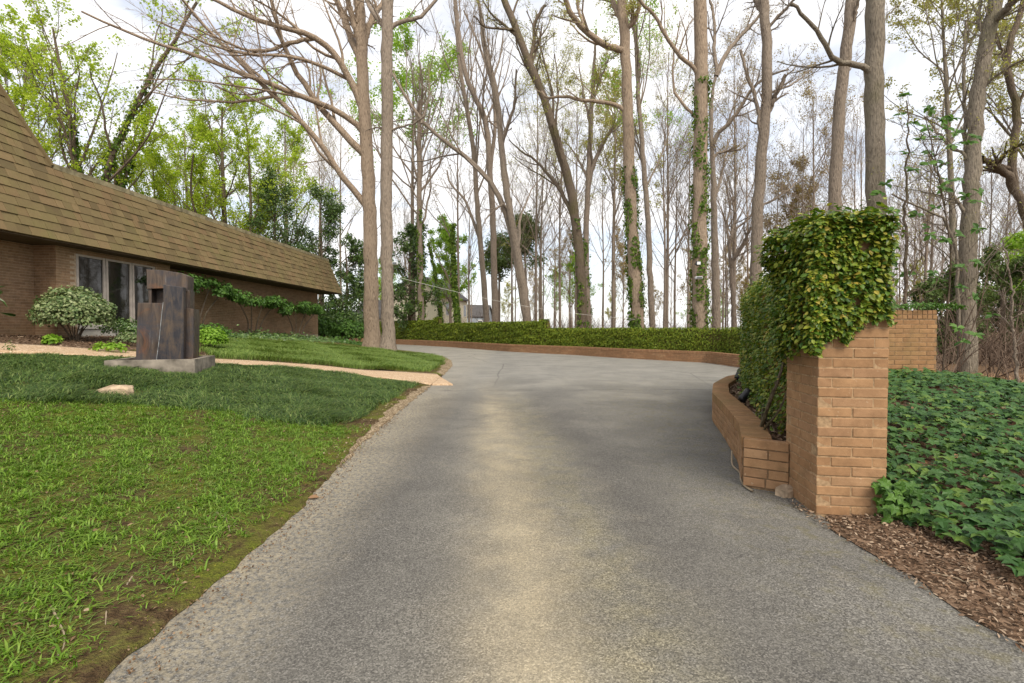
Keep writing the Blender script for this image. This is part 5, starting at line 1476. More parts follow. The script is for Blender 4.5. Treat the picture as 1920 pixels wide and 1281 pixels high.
free_tree('yellow_green_tree', 'yellow-budded crown high behind the rough grey trunk on the right', xat(1790, 24), 24, 19, .2, 36, 'bark_e', ('catkin', 8000, (.09, .15), .18), 18, .55, (.4, .9), .26, .06, (6, 5, 3), (-1.0, 0))
free_tree('yellow_green_tree', 'yellow-budded crown in the upper right corner', xat(1925, 25), 25, 18, .2, 37, 'bark_e', ('catkin', 6500, (.09, .15), .18), 18, .5, (.4, .9), .28, .06, (6, 5, 3))
free_tree('bud_tree', 'tan-budded tree between the broken-stub hickory and the pier', xat(1490, 46), 46, 16, .2, 38, 'bark_b', ('bud', 7000, (.14, .24), .25), 20, .3, (.4, .9), .34, .07, (5, 5, 3))

for i_, (x_, Y_, h_, mt_, n_, lab_) in enumerate([(1005, 50, 27, 'catkin', 6000, 'wide twiggy tree with yellow buds between the leaning tree and the dark mossy trunk'), (1250, 47, 28, 'catkin', 5000, 'tall twiggy tree with pale buds between the two ivied poplars'),
        (1375, 45, 27, 'bud', 5000, 'tall twiggy tree with tan buds behind the crooked small tree'), (860, 55, 29, 'bud', 3500, 'tall bare twiggy tree high above the cream house'), (1520, 42, 22, 'bud', 6000, 'tan-budded tree rising just left of the pier'),
        (1080, 58, 30, 'catkin', 7000, 'tall yellow-budded crown behind the dark mossy trunk'), (640, 60, 30, 'catkin', 4000, 'pale-budded crown high behind the great oak'), (1735, 44, 20, 'bud', 3000, 'twiggy tan-budded tree above the brick screen wall')]):
    free_tree('twiggy_tree', lab_, xat(x_, Y_), Y_, h_, .17, 200 + i_, ['bark_b', 'bark_c'][i_ % 2], (mt_, n_, (.09, .17), .28), 20, .3, (.35, .85), .36, .08, (6, 5, 4))

# ------------------------------------------------------------------ woods beyond: individuals copied from a few forms
protos = []
def deep_copy(o, loc, rz, s):
    r_ = o.copy(); COL.objects.link(r_); r_.location = loc; r_.rotation_euler = (0, 0, rz); r_.scale = s
    for ch in o.children:
        c_ = ch.copy(); COL.objects.link(c_); c_.parent = r_
    return r_
WG = np.random.default_rng(77)
forms = []
for k in range(5):
    o = free_tree('woodland_tree', 'slender bare tree in the woods beyond the ivy wall', 0, 60, WG.uniform(20, 26), WG.uniform(.12, .20), 60 + k, ['bark_b', 'bark_c', 'bark_c', 'twig_b'][k % 4], None, 16, .25 + .03 * k, (.35, .85), .42, .09, (6, 6, 4), group='bare trees of the far wood')
    forms.append(o)
gforms = []
for k in range(3):
    o = free_tree('budding_tree', 'thin woodland tree with a haze of tan and yellow buds', 0, 70, WG.uniform(13, 18), .15, 80 + k, 'bark_c', (['bud', 'catkin', 'spring2'][k], 5000, (.16, .28), .3), 18, .25, (.3, .9), .34, .08, (5, 5, 3), group='budding trees of the far wood')
    gforms.append(o)
used = {}
MARKS = [(-200, 'the left edge'), (165, 'the ivy-clad yellow-green tree'), (425, 'the bright lime tree'), (690, 'the great oak'), (790, 'the bare fan-branched tree'), (913, 'the slim pale tree'), (990, 'the leaning tree'),
         (1095, 'the dark mossy trunk'), (1195, 'the boughed ivied poplar'), (1312, 'the lamp-bearing trunk'), (1415, 'the broken-stub hickory'), (1600, 'the gate pier'), (1720, 'the screen wall'), (1813, 'the rough grey trunk'), (2300, 'the right edge')]
def zone(o, X, Y):
    x = 960 + FPX * X / Y
    i = max(k for k, m in enumerate(MARKS[:-1]) if m[0] <= max(x, -200))
    kind_ = 'slender bare woodland tree' if o['category'] and o.name.startswith('woodland') else 'thin budding woodland tree'
    o['label'] = f"{kind_} between {MARKS[i][1]} and {MARKS[i + 1][1]}"
    o['group'] = f"{kind_}s between {MARKS[i][1]} and {MARKS[i + 1][1]}"
def place(o, X, Y, s):
    z = float(ground_h(X, Y)) - .15
    sc = (s * WG.uniform(.9, 1.1),) * 2 + (s,)
    if id(o) not in used:
        used[id(o)] = 1; o.location = (X, Y, z); o.scale = sc; zone(o, X, Y); return
    zone(deep_copy(o, (X, Y, z), WG.uniform(0, 6.28), sc), X, Y)
cnt = 0
for k in range(1500):
    Y = WG.uniform(48, 125); x = WG.uniform(-80, 2000); X = xat(x, Y)
    if x < 640 and WG.random() < .72: continue
    if X < -18 and Y < 52: continue
    if 640 < x < 930 and Y < 95 and WG.random() < .9: continue
    place(forms[WG.integers(0, 5)], X, Y, WG.uniform(.6, 1.15)); cnt += 1
    if cnt >= 85: break
cnt = 0
for k in range(600):
    Y = WG.uniform(55, 120); x = WG.uniform(650, 2000); X = xat(x, Y)
    if 780 < x < 910 and Y < 95: continue
    place(gforms[WG.integers(0, 3)], X, Y, WG.uniform(.5, 1.0)); cnt += 1
    if cnt >= 34: break
# nearer thin trees right of the screen wall and behind the ivy wall
for x, Y, s in [(1150, 44, .8), (1245, 42, .9), (1265, 50, .9), (1290, 46, .8), (1050, 47, .85), (1015, 52, .9), (960, 55, .8), (1400, 40, .75), (1455, 44, .8), (1500, 38, .8), (1600, 36, .7),                 (1850, 36, .7), (1885, 44, .8), (1130, 58, .9), (1360, 55, .9), (880, 58, .8), (760, 60, .8), (350, 46, .75), (220, 48, .8), (90, 44, .8), (600, 50, .85), (560, 56, .9)]:
    place(forms[WG.integers(0, 5)], xat(x, Y), Y, s)

# brush below the trees: one mass
g = np.random.default_rng(9)
mb = MB(); n = 4600
Y = g.uniform(34, 120, n); x = g.uniform(700, 2050, n); X = (x - 960) / FPX * Y
k = pip(X, Y, np.vstack([LOW + [1.5, 1.5], [(-40, 400), (400, 400), (400, 16)]])); X, Y = X[k], Y[k]
X = np.concatenate([X, g.uniform(11, 40, 1300)]); Y = np.concatenate([Y, g.uniform(13, 34, 1300)])
k = X / Y > .72; k[:-1300] = True; X, Y = X[k], Y[k]; n = len(X)
P0 = np.stack([X, Y, ground_h(X, Y) - .1], 1)
d = norm(g.normal(0, .45, (n, 3)) * [1, 1, 0] + [0, 0, 1.]); ln = g.uniform(1.0, 3.6, n)
Q = P0[:, None] + d[:, None] * (np.linspace(0, 1, 3)[None, :, None] * ln[:, None, None]); Q[:, 1:] += g.normal(0, .12, (n, 2, 3))
RR = np.linspace(.022, .008, 3)[None] * g.uniform(.6, 1.3, (n, 1)); V, F = tubes(Q, RR, 3); mb.add(V, F)
A, B_ = grow(Q, RR, 5, .25, 1, (.4, 1.), .5, .7, 3, .06, .15, g, .007); V, F = spikes(A, B_); mb.add(V, F)
o = mb.build('undergrowth', M['brush']); tag(o, 'tangle of bare brown brush under the woodland trees', 'undergrowth', None, 'stuff')

# ------------------------------------------------------------------ grass
g = np.random.default_rng(31)
MONDO = np.array([(-9.6, 5.0), (-7.6, 5.6), (-6.15, 6.1), (-5.0, 6.9), (-3.8, 7.0), (-3.0, 6.75), (-2.55, 6.9), (-2.42, 8.0), (-2.50, 10.4), (-2.48, 12.5), (-3.7, 12.85), (-5.8, 12.85), (-7.3, 11.75), (-8.5, 10.9), (-9.5, 10.0),
                  (-9.9, 8.8), (-11.5, 7.6), (-11.5, 5)])
FESCUE = np.array([(-2.75, 16.1), (-3.9, 15.15), (-5.8, 14.05), (-7.9, 13.05), (-9.2, 14.2), (-10.6, 17), (-10.9, 20), (-9.4, 22.6), (-6.9, 24.2), (-4.3, 25.2), (-3.45, 23.4), (-2.95, 20)])
def in_poly(poly, n, g, edge=.0):
    lo, hi = poly.min(0), poly.max(0); m = int(n * 3.4)
    X = g.uniform(lo[0], hi[0], m); Y = g.uniform(lo[1], hi[1], m)
    e = .14 * bumps(X, Y, 3.1, 2) + g.normal(0, .09, m)
    k = pip(X + e, Y + e, poly); X, Y = X[k][:n], Y[k][:n]
    k = X > -1.25 * Y - .7                # nothing of the rest could be seen from near here
    return X[k], Y[k]
def no_plinth(X, Y):
    c, s = math.cos(-base_a), math.sin(-base_a); dx, dy = X - SX, Y - SY
    return (np.abs(c * dx - s * dy) > hw + .02) | (np.abs(s * dx + c * dy) > hw + .02)
def grass(name, label, X, Y, h, w, lean, mat, n_per=1, flow=None):
    P = np.stack([X, Y, ground_h(X, Y)], 1)
    mb = MB(); V, F = blades(P, h, w, lean, flow, g); mb.add(V, F)
    return tag(mb.build(name, mat), label, 'grass', None, 'stuff')
X, Y = in_poly(MONDO, 92000, g); k = no_plinth(X, Y); X, Y = X[k], Y[k]; n = len(X)
wave = .5 + .5 * bumps(X, Y, 2.2, 5); wave2 = .5 + .5 * bumps(X, Y, 7.0, 1)
h = (.030 + .055 * wave + .045 * wave2) * g.uniform(.5, 1.45, n)
h = h * (.45 + .55 * sstep(pdist(X, Y, PATH_POLY[:90]) / .7)) * (.5 + .5 * sstep(pdist(X, Y, PATH_POLY[90:]) / .7))
near_rock = np.hypot(X - rp_[0], Y - rp_[1]) < .4; h = np.where(near_rock, h * .4, h)
fl = 2.2 + 1.6 * bumps(X, Y, 1.1, 9) + g.normal(0, .9, n)
grass('mondo_grass', 'dark mounding mondo grass between the weedy lawn and the path', X, Y, h, g.uniform(.007, .014, n), h * g.uniform(.6, 2.2, n), M['mondo'], flow=fl)
M['fescue'] = leafmat("fescue", [(.08, .145, .022), (.125, .20, .032), (.18, .265, .048), (.25, .32, .08)], .3, .55, .25)
X, Y = in_poly(FESCUE, 54000, g); n = len(X)
d_edge = pdist(X, Y, np.vstack([FESCUE, FESCUE[:1]]))
h = (.05 + .05 * (.5 + .5 * bumps(X, Y, 1.7, 2)) + .04 * (.5 + .5 * bumps(X, Y, 6, 4))) * g.uniform(.6, 1.25, n) * (1 + .6 * np.exp(-d_edge / .5))
grass('fescue_grass', 'long soft green grass on the mound beyond the path', X, Y, h, g.uniform(.010, .018, n), h * g.uniform(.4, 1.3, n), M['fescue'], flow=1.0 + 1.6 * bumps(X, Y, 1.1, 3) + g.normal(0, .9, n))
# weedy front lawn: sparse tufts of broad blades over moss
FRONT = np.array([(-1.84, .9), (-1.84, 4.0), (-2.06, 6.0), (-2.22, 7.1), (-3.8, 7.4), (-5.0, 7.3), (-6.2, 6.4), (-8.3, 5.7), (-7.6, 5.5), (-2.1, 1.0)])
X, Y = in_poly(FRONT, 20000, g); n = len(X)
de = np.abs(X - left_x(Y))
pt = bumps(X, Y, 1.5, 7) * .5 + bumps(X, Y, 4.0, 3) * .5
k = (g.random(n) < .35 + .65 * sstep((de - .04) / .4)) & (pt + g.normal(0, .3, n) > -.32)
X, Y = X[k], Y[k]; n = len(X); per = 6
sc = np.clip(g.lognormal(-.15, .3, n), .5, 1.5)
XX = np.repeat(X, per) + g.normal(0, .014, n * per); YY = np.repeat(Y, per) + g.normal(0, .014, n * per); sc = np.repeat(sc, per)
h = .038 * sc * g.uniform(.5, 1.3, n * per)
grass('weed_grass', 'sparse bright tufts of weedy grass over the mossy front lawn', XX, YY, h, .0065 * sc * g.uniform(.8, 1.3, n * per), h * g.uniform(.3, 1.5, n * per), M['weed'])
# fine moss blades
X, Y = in_poly(FRONT, 36000, g); n = len(X)
k = (bumps(X, Y, 1.1, 4) + .6 * bumps(X, Y, 3.3, 6) + g.normal(0, .35, n) > -.15) | (np.abs(X - left_x(Y)) < .22 + .1 * g.random(n)); X, Y = X[k], Y[k]; n = len(X)
h = g.uniform(.008, .02, n)
grass('moss', 'yellow-green moss and fine grass between the weed tufts', X, Y, h, g.uniform(.006, .011, n), h * g.uniform(.2, .8, n), M['mossblade'])
# darker fine weeds
X, Y = in_poly(FRONT, 42000, g); n = len(X); k = np.abs(X - left_x(Y)) > .15 + .2 * g.random(n); X, Y = X[k], Y[k]; n = len(X)
h = g.uniform(.012, .035, n)
grass('low_weeds', 'low dark grass blades threading the front lawn', X, Y, h, g.uniform(.005, .009, n), h * g.uniform(.8, 2.4, n), M['fescue'])

# ------------------------------------------------------------------ leaf litter and chips
def litter_scatter(name, label, X, Y, size, mat, TV=LEAF_V, TF=LEAF_F, lift=.02, flatn=.35, cat='litter', z=None):
    n = len(X)
    P = np.stack([X, Y, (ground_h(X, Y) if z is None else z) + g.uniform(.004, lift, n)], 1)
    mb = MB(); scatter(mb, TV, TF, P, norm(np.array([0, 0, 1.]) + g.normal(0, flatn, (n, 3))), norm(g.normal(size=(n, 3)) * [1, 1, .05]), g.uniform(*size, n))
    return tag(mb.build(name, mat), label, cat, None, 'stuff')
X, Y = in_poly(FRONT, 5200, g); litter_scatter('fallen_leaves', 'dry brown leaf scraps among the weeds of the front lawn', X, Y, (.012, .042), M['litterleaf'], OVAL_V * [.8, 1, 1.6], OVAL_F, .025, .5)
X = 2.36 + 1.0 * g.random(12000) ** .85; Y = g.uniform(.9, 4.1, 12000)
k = ~((X > 2.44) & (Y > 3.80)) ; X, Y = X[k], Y[k]
litter_scatter('bark_chips', 'bark chips and twig scraps strewn beside the drive under the pier', X, Y, (.010, .042), M['chips'], LONG_V * np.array([1.3, 1, 1]), OVAL_F, .035, .4, 'mulch')
X = g.uniform(2.6, 6.5, 1300); Y = g.uniform(1.5, 8, 1300); k = (X > np.interp(Y, [1.5, 3.6, 3.9, 4.45, 6.2, 8.4], [2.6, 2.7, 3.1, 3.15, 3.7, 4.6])); X, Y = X[k], Y[k]
k = X > 3.05; X, Y = X[k], Y[k]
litter_scatter('fallen_leaves', 'dry leaves lying in the gaps of the ivy bank', X, Y, (.04, .09), M['dryleaf'], OVAL_V, OVAL_F, .10, .6)
s_ = g.uniform(0, 8.6, 900); w_ = g.random(900)
ii = np.searchsorted(PLANT.s, s_).clip(0, 199); jj = np.searchsorted(WING.s, s_ * .95).clip(0, 159)
pq = PLANT.off(-.13)[ii] * (1 - w_[:, None]) + WING.off(.1)[jj] * w_[:, None]
litter_scatter('fallen_leaves', 'dry leaves and chips on the soil inside the planter', pq[:, 0], pq[:, 1], (.025, .07), M['chips'], OVAL_V, OVAL_F, .05, .5, z=.38)
# bed chips by the house
X = g.uniform(-13.2, -7.5, 2600); Y = g.uniform(10.5, 16, 2600); k = (~pip(X, Y, PATH_POLY)) & (X + Y * .9 < 3.6 + 0 * X); 
litter_scatter('bark_chips', 'dark bark mulch in the bed before the windows', X[k], Y[k], (.04, .10), M['chips'], LONG_V * np.array([1.4, 1, 1]), OVAL_F, .03, .4, 'mulch')
# gravelly crumbs along the drive's grass edge
Y = g.uniform(5.5, 12.4, 900); X = left_x(Y) - g.uniform(-.1, .3, 900)
litter_scatter('gravel', 'pale crumbs of gravel along the grass edge of the drive', X, Y, (.01, .035), M['dirt'], OVAL_V * [1.6, 1, 2], OVAL_F, .02, .5, 'gravel')
Y = g.uniform(1.2, 8.5, 2600); X = left_x(Y) + g.normal(.03, .12, 2600)
litter_scatter('gravel', 'fine grit and leaf crumbs scattered where the asphalt meets the front lawn', X, Y, (.005, .016), M['litterleaf'], OVAL_V * [1.5, 1, 2], OVAL_F, .012, .5, 'grit', z=np.maximum(ground_h(X, Y), .0) + .004)
# single leaves and twigs that stand out
leafm = raw_mesh('leaf', OVAL_V * [1.2, 1, 1.2], [OVAL_F])
p = gpoint(577, 937); tag(obj('fallen_leaf', leafm, M['dryleaf'], None, (p[0], p[1], .012), (.1, .1, -1.3), (.10,) * 3), 'single pale dry leaf on the asphalt near the lawn edge', 'leaf', None, 'thing')
def stick(label, px_pts, r):
    q = [gpoint(x, y) for x, y in px_pts]; q = [np.array([a[0], a[1], float(ground_h(a[0], a[1])) + r + .012]) for a in q]
    q = resample(np.array(q), 14, 2); q[:, 2] += g.normal(0, .003, 14); m = MB(); V, F = tubes(q[None], np.linspace(r, r * .45, 14)[None], 6); m.add(V, F)
    return tag(m.build('fallen_twig', M['hose'], None, tuple(q[0])), label, 'twig', None, 'thing')
stick('bent dry twig at the bottom left of the front lawn', [(97, 1145), (113, 1178), (122, 1200), (121, 1225), (107, 1240)], .006)
stick('upright crooked dry twig in the bare patch of the front lawn', [(197, 1125), (200, 1150), (198, 1180)], .005)
stick('curved twig lying left of the bare soil patch', [(248, 1088), (235, 1110), (234, 1128), (242, 1138)], .005)
stick('forked dry twig beside the bare soil patch by the drive', [(405, 966), (425, 978), (432, 1004)], .005)
stick('long thin twig lying across the bare soil patch', [(378, 996), (430, 992), (464, 972)], .0035)
stick('short twig near the top of the front lawn', [(278, 890), (281, 880), (283, 868)], .004)
stick('pale twig lying on the mulch right of the drive', [(1745, 1080), (1790, 1090), (1825, 1105)], .006)
stick('long thin twig on the mulch below the ivy bank', [(1810, 1095), (1850, 1095), (1882, 1085)], .004)
rock('stone', 'small rounded tan pebble on the moss at the lower left', gpoint(160, 1150), (.055, .035, .03), .4, 12)

# ------------------------------------------------------------------ ivy on the bank
n = 21000
X = 2.9 + g.random(n) ** 1.15 * 7.0; Y = g.uniform(1.3, 8.5, n)
edge_x = 2.98 + .10 * bumps(Y * 3, Y * 2, 1.2, 1) + .16 * sstep((2.9 - Y) / .8)
pr = PIER_O[0] + ex[0] * PW
k = (X > edge_x) & ~((X < pr + .05) & (Y > 3.7)) & (X > np.interp(Y, [4.45, 6.2, 8.4], [3.02, 3.6, 4.5]) * (Y > 4.4)) & (X < 9.5) & (X < 1.25 * Y + .7)
k &= (bumps(X, Y, 2.0, 8) + g.normal(0, .4, n) > -.78)
X, Y = X[k], Y[k]; n = len(X)
lift = g.uniform(.03, .17, n) * sstep((X - 2.9) / .35 + .25) + .05 * (.5 + .5 * bumps(X, Y, 3, 2))
P = np.stack([X, Y, ground_h(X, Y) + lift], 1)
mb = MB(); scatter(mb, IVY_V, IVY_F, P, norm(np.array([-.10, -.25, 1.]) + g.normal(0, .24, (n, 3))), norm(np.array([-.4, -.7, -.15]) + g.normal(0, .6, (n, 3))), g.uniform(.055, .115, n))
tag(mb.build('ground_ivy', M['ivyg']), 'dark green ivy blanketing the bank right of the pier', 'ground ivy', None, 'stuff')
n = 160; P = np.stack([pr + g.normal(.02, .06, n), PIER_O[1] - .06 - np.abs(g.normal(0, .10, n)), g.uniform(.03, .30, n)], 1)
mb = MB(); scatter(mb, IVY_V, IVY_F, P, norm(np.array([-.2, -1, .7]) + g.normal(0, .3, (n, 3))), norm(np.array([-.3, -.2, -.6]) + g.normal(0, .6, (n, 3))), g.uniform(.05, .085, n))
tag(mb.build('ivy_runner', M['shrub']), 'young bright ivy shoots creeping round the foot of the pier', 'ivy', None, 'stuff')

# ------------------------------------------------------------------ shrubs
def bush(name, label, X, Y, rx, ry, rz, n, mat, size, seed, z=None, lift=.5, stems=7, TV=OVAL_V, TF=OVAL_F, group=None, rough=.14, cat='shrub', twist=None):
    g = np.random.default_rng(900 + seed)
    z = float(ground_h(X, Y)) if z is None else z
    root = thing(name, label, cat, (X, Y, z), 0, group)
    d = rand_dirs(n, g); d[:, 2] = np.where(d[:, 2] < -.35, -d[:, 2] * .5, d[:, 2])
    lump = 1 + rough * (np.sin(d[:, 0] * 7 + seed) + np.sin(d[:, 1] * 8 + d[:, 2] * 5 + 2 * seed) + np.sin(d[:, 2] * 11 + d[:, 0] * 6)) / 1.7
    rad = (1 - .38 * g.random(n) ** 2.2) * lump + g.normal(0, .035, n)
    P = d * rad[:, None] * np.array([rx, ry, rz]) + np.array([0, 0, rz * lift + rz * .42])
    mb = MB(); scatter(mb, TV, TF, P, norm(d + g.normal(0, .5, (n, 3)) + [0, 0, .4]), norm(g.normal(size=(n, 3)) + np.array([0, 0, -.2]) + d * .5), g.uniform(*size, n))
    tag(mb.build('foliage', M[mat], root), kind='stuff')
    m = MB()
    for k in range(stems):
        a = k * 2.4 + seed; e = np.array([math.cos(a) * rx * .6, math.sin(a) * ry * .6, rz * (lift + .4)])
        q = resample(np.array([(e[0] * .12, e[1] * .12, -.05), (e[0] * .4, e[1] * .4, e[2] * .5), e]), 8, 2)
        V, F = tubes(q[None], np.linspace(.022, .008, 8)[None] * max(.5, rx), 5); m.add(V, F)
    if stems: tag(m.build('stems', M['bark_d'], root), kind='stuff')
    return root
bx = at(140, 625, 13.1)
bush('variegated_shrub', 'large rounded variegated shrub in front of the windows', bx[0], bx[1], .84, .8, .74, 8200, 'varieg', (.05, .10), 1, None, .50, 12, rough=.07)
bush('azalea', 'low dark shrub under the right-hand window', *at(228, 610, 14.6)[:2], .55, .4, .34, 700, 'evergreen', (.05, .09), 2, None, .55, 7)
bush('azalea', 'small dark shrub beside the window sill behind the sculpture', *at(252, 605, 14.2)[:2], .4, .35, .32, 600, 'evergreen', (.05, .09), 3, None, .5, 5)
bush('yellow_shrub', 'small pale yellowish shrub left of the sculpture', *at(243, 640, 13.2)[:2], .4, .3, .20, 500, 'varieg', (.04, .08), 4, None, .4, 4)
b = gpoint(386, 657); bush('golden_shrub', 'rounded bright shrub with yellowish top just right of the sculpture', b[0], b[1] + .3, .42, .4, .36, 1300, 'lime', (.06, .11), 5, None, .5, 6)
b = at(392, 622, 17.5); bush('round_shrub', 'low green shrub behind the golden shrub by the house wall', b[0], b[1], .75, .6, .36, 1200, 'shrub', (.06, .11), 6, None, .4, 5)
b = gpoint(98, 645); bush('hosta', 'small bright green leafy plant at the mulch edge under the variegated shrub', b[0], b[1], .17, .15, .10, 46, 'lime', (.12, .2), 7, None, .5, 0, IVY_V, IVY_F, cat='plant')
b = gpoint(205, 662); bush('spring_plant', 'clump of bright green seedlings on the path edge left of the sculpture', b[0], b[1], .36, .22, .13, 200, 'lime', (.06, .12), 8, None, .5, 0, cat='plant')
b = gpoint(18, 660); bush('spring_plant', 'tiny green sprig on the path at the left edge', b[0], b[1], .08, .07, .10, 26, 'shrub', (.05, .1), 9, None, .6, 0, LONG_V, OVAL_F, cat='plant')
# espaliered small trees on the house wall
def espalier(label, u, seed, r, top, n):
    g = np.random.default_rng(1200 + seed)
    c = u * HU + 13.35 * HL; z = float(ground_h(c[0], c[1]))
    root = thing('wall_tree', label, 'tree', (c[0], c[1], z), math.atan2(HU[1], HU[0]))
    for k in range(4):
        a = (-.9, -.3, .35, .95)[k] * r * .75
        q = resample(np.array([(a * .25, .1, -.05), (a * .35 + g.normal(0, .06), 0, top * .4), (a * .8, -.1, top * .72), (a * 1.1, -.15, top * .92)]), 12, 2)
        m = MB(); V, F = tubes(q[None], np.linspace(.045, .018, 12)[None], 6); m.add(V, F); m.build('stem', M['bark_d'], root)
    d = rand_dirs(n, g); d[:, 2] = np.abs(d[:, 2]) * g.choice([1, -.45], n)
    lum = 1 + .2 * np.sin(d[:, 0] * 9 + seed) * np.sin(d[:, 1] * 7 + 1)
    cen = np.stack([np.linspace(-.9, .9, 9) * r + g.normal(0, .12, 9), g.normal(-.35, .2, 9), top + g.normal(0, .13, 9) - .12 * np.linspace(-1, 1, 9) ** 2], 1)
    rad = g.uniform(.28, .5, 9); ci = g.integers(0, 9, n)
    P = cen[ci] + d * (g.random(n) ** .45 * rad[ci])[:, None] * np.array([1.15, 1.1, .75]) + g.normal(0, .04, (n, 3))
    mb = MB(); scatter(mb, OVAL_V, OVAL_F, P, norm(d + g.normal(0, .5, (n, 3)) + [0, -.4, .6]), norm(g.normal(size=(n, 3)) + [0, 0, -.3]), g.uniform(.09, .16, n))
    tag(mb.build('crown', M['shrub'], root), kind='stuff')
espalier('flat-topped small tree trained on the house wall just right of the sculpture', 18.9, 1, 1.8, 2.08, 2000)
espalier('flat-topped small tree under the eave, middle of the three along the wall', 22.9, 2, 2.2, 1.88, 2200)
espalier('flat-topped small tree under the eave nearest the far house corner', 27.3, 3, 2.5, 1.76, 2200)
# ground cover at the foot of the wall
n = 5200; u = g.uniform(17.2, 34, n); l = 13.6 - np.abs(g.normal(0, .9, n)); P = u[:, None] * HU + l[:, None] * HL
z = ground_h(P[:, 0], P[:, 1]) + np.abs(g.normal(0, .14, n)) * (.6 + .4 * np.sin(u * 2))
mb = MB(); scatter(mb, OVAL_V, OVAL_F, np.column_stack([P, z]), norm(np.array([.4, -.4, 1.]) + g.normal(0, .4, (n, 3))), norm(g.normal(size=(n, 3))), g.uniform(.09, .17, n))
tag(mb.build('ground_cover', M['evergreen']), 'dark leafy ground cover along the foot of the house wall', 'ground cover', None, 'stuff')
# shrubs past the house end
for i, (x, Y, rx, rz, mat, lab) in enumerate([(600, 35, 1.3, 1.0, 'shrub', 'leafy green shrub right at the far house corner'), (628, 36, 1.6, 1.2, 'evergreen', 'dark shrub between the house corner and the great oak'),
        (655, 35, 1.4, 1.0, 'shrub', 'bright green shrub beside the foot of the great oak'), (668, 38, 1.5, 1.5, 'evergreen', 'tall dark shrub directly behind the great oak'), (640, 40, 2.0, 2.1, 'evergreen', 'tallest dark shrub past the house end'),
        (610, 39, 1.8, 1.9, 'shrub', 'tall loose shrub behind the house corner')]):
    bush('shrub', lab, xat(x, Y), Y, rx, rx * .8, rz, 1500, mat, (.13, .24), 20 + i, None, .45, 6)
n = 1500; x = g.uniform(590, 690, n); Y = g.uniform(30, 34, n); X = (x - 960) / FPX * Y
mb = MB(); scatter(mb, OVAL_V, OVAL_F, np.stack([X, Y, ground_h(X, Y) + np.abs(g.normal(0, .12, n))], 1), norm(np.array([0, -.4, 1.]) + g.normal(0, .4, (n, 3))), norm(g.normal(size=(n, 3))), g.uniform(.1, .2, n))
tag(mb.build('ground_cover', M['shrub']), 'light green ground cover in front of the shrubs left of the great oak', 'ground cover', None, 'stuff')
# weeds on the screen wall, yellow shrub at the right edge
bush('wall_weeds', 'fringe of small green weeds along the top of the brick screen wall', (SC0 + SC1) / 2 + .3, 8.66, .75, .12, .09, 520, 'shrub', (.03, .06), 40, SCZ1 - .03, .5, 0, cat='weeds')
b = at(1885, 740, 11.5); bush('yellow_shrub', 'yellow-green flowering shrub at the right edge behind the ivy bank', b[0], b[1], .75, .5, .34, 900, 'lime', (.05, .09), 41, b[2] - .45, .5, 5)
bush('spiky_plant', 'dark strap-leaved plant poking in at the left edge before the brick wall', *at(-22, 560, 12.0)[:2], .22, .22, .4, 14, 'evergreen', (.4, .62), 42, None, 1.3, 0, LONG_V * [.45, 1, 1.6], OVAL_F, cat='plant')

# big-leaved magnolia sprays in front of the right-hand trunk
mg = np.random.default_rng(66)
MY = 10.2
spr = [(1702, 178), (1690, 215), (1712, 232), (1742, 205), (1738, 240), (1765, 225), (1785, 222), (1725, 262), (1745, 285), (1700, 288), (1775, 240), (1760, 258), (1792, 250), (1788, 272), (1815, 268), (1832, 258), (1712, 318), (1740, 308), (1768, 308),
       (1778, 340), (1800, 338), (1770, 355), (1810, 368), (1835, 360), (1832, 378), (1755, 390), (1720, 402), (1735, 425), (1745, 440), (1775, 450), (1800, 442), (1834, 430), (1700, 512), (1752, 512), (1760, 525), (1805, 500), (1830, 492), (1803, 540), (1825, 560), (1860, 590), (1795, 615), (1830, 628), (1805, 640), (1660, 345), (1650, 362), (1675, 395)]
bb = at(1765, 700, MY + .6); zb = float(ground_h(bb[0], bb[1]))
root = thing('magnolia_sapling', 'open magnolia sapling with sprays of big green leaves before the rough grey trunk', 'sapling', (bb[0], bb[1], zb))
tips = [at(x, y, MY + mg.uniform(-.7, .9)) for x, y in spr]
m = MB(); lb = MB()
stem = resample(np.array([bb * [1, 1, 0] + [0, 0, zb - .1], at(1775, 600, MY + .4), at(1785, 480, MY + .3), at(1770, 380, MY + .2), at(1755, 300, MY), at(1735, 220, MY)]), 30, 4)
V, F = tubes(stem[None], np.linspace(.022, .008, 30)[None], 6); m.add(V, F); m.build('stem', M['bark_d'], root, (bb[0], bb[1], zb), True)
tw = MB()
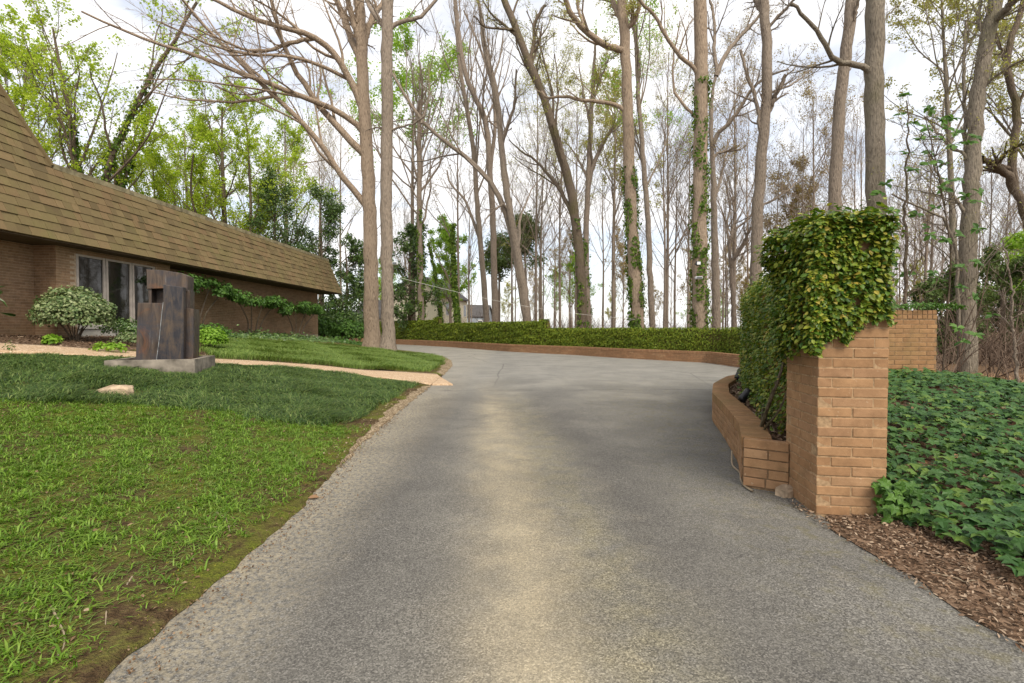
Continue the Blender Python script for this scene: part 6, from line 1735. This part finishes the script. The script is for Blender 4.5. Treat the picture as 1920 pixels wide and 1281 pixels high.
for tp in tips:
    zt = tp[2] - .45 * mg.uniform(.6, 1.2) * np.linalg.norm(tp[:2] - bb[:2]); k = int(np.argmin(np.abs(stem[:, 2] - max(zt, stem[3, 2]))))
    q = resample(np.array([stem[k], stem[k] * .5 + tp * .5 + mg.normal(0, .05, 3), tp]), 8, 2); V, F = tubes(q[None], np.linspace(.009, .004, 8)[None], 4); tw.add(V, F)
    nl_ = int(mg.integers(6, 11)); ax = norm(tp - stem[k] + [0, 0, .3])
    a = np.arange(nl_) * 2.4 + mg.uniform(0, 6); rd = np.stack([np.cos(a), np.sin(a), mg.uniform(-.5, .3, nl_)], 1)
    scatter(lb, LONG_V * [2.0, 1, 1.5], OVAL_F, np.repeat(tp[None], nl_, 0), norm(np.array([0, -.75, .8]) + mg.normal(0, .4, (nl_, 3))), norm(rd + ax * .3), mg.uniform(.10, .19, nl_))
tag(tw.build('twigs', M['bark_d'], root, (bb[0], bb[1], zb)), kind='stuff')
tag(lb.build('crown', M['magnolia'], root, (bb[0], bb[1], zb)), kind='stuff')

# ------------------------------------------------------------------ lamps fixed to trunks, cable strung between trunks
def tree_lamp(label, p, w, h, d, mat):
    t_ = thing('flood_lamp', label, 'lamp', tuple(p))
    m = MB(); V, F = chamfer_box(w, d, h, .02); m.add(V, F); m.build('housing', M[mat], t_)
    m = MB(); box(m, (-w * .3, d * .5, -h * .1), (w * .3, d * .5 + .25, h * .1)); m.build('bracket', M['black'], t_)
    m = MB(); box(m, (-w * .4, -d * .5 - .012, -h * .36), (w * .4, -d * .5 - .003, h * .36)); m.build('lens', M['lampwhite' if mat == 'black' else 'pane'], t_)
tree_lamp('white flood lamp fixed to the straight pale trunk', at(741, 494, 24.6), .24, .14, .22, 'lampwhite')
tree_lamp('dark square flood lamp on the thick ivied trunk', at(1309, 494, 24.35), .22, .20, .16, 'black')
tree_lamp('white flood lamp below the dark one on the thick ivied trunk', at(1310, 521, 24.35), .34, .12, .2, 'lampwhite')
q0, q1 = at(742, 519, 24.6), at(1190, 599, 28.6)
pts = [q0 * (1 - t_) + q1 * t_ + np.array([0, 0, -.35 * math.sin(math.pi * t_)]) + np.array([0, 6.0 * math.sin(math.pi * t_), 0]) * 0 for t_ in np.linspace(0, 1, 16)]
cable('overhead_cable', 'pale cable strung from the straight pale trunk down to the ivied poplar', pts, .007, M['cablegrey'], 'cable', 40)
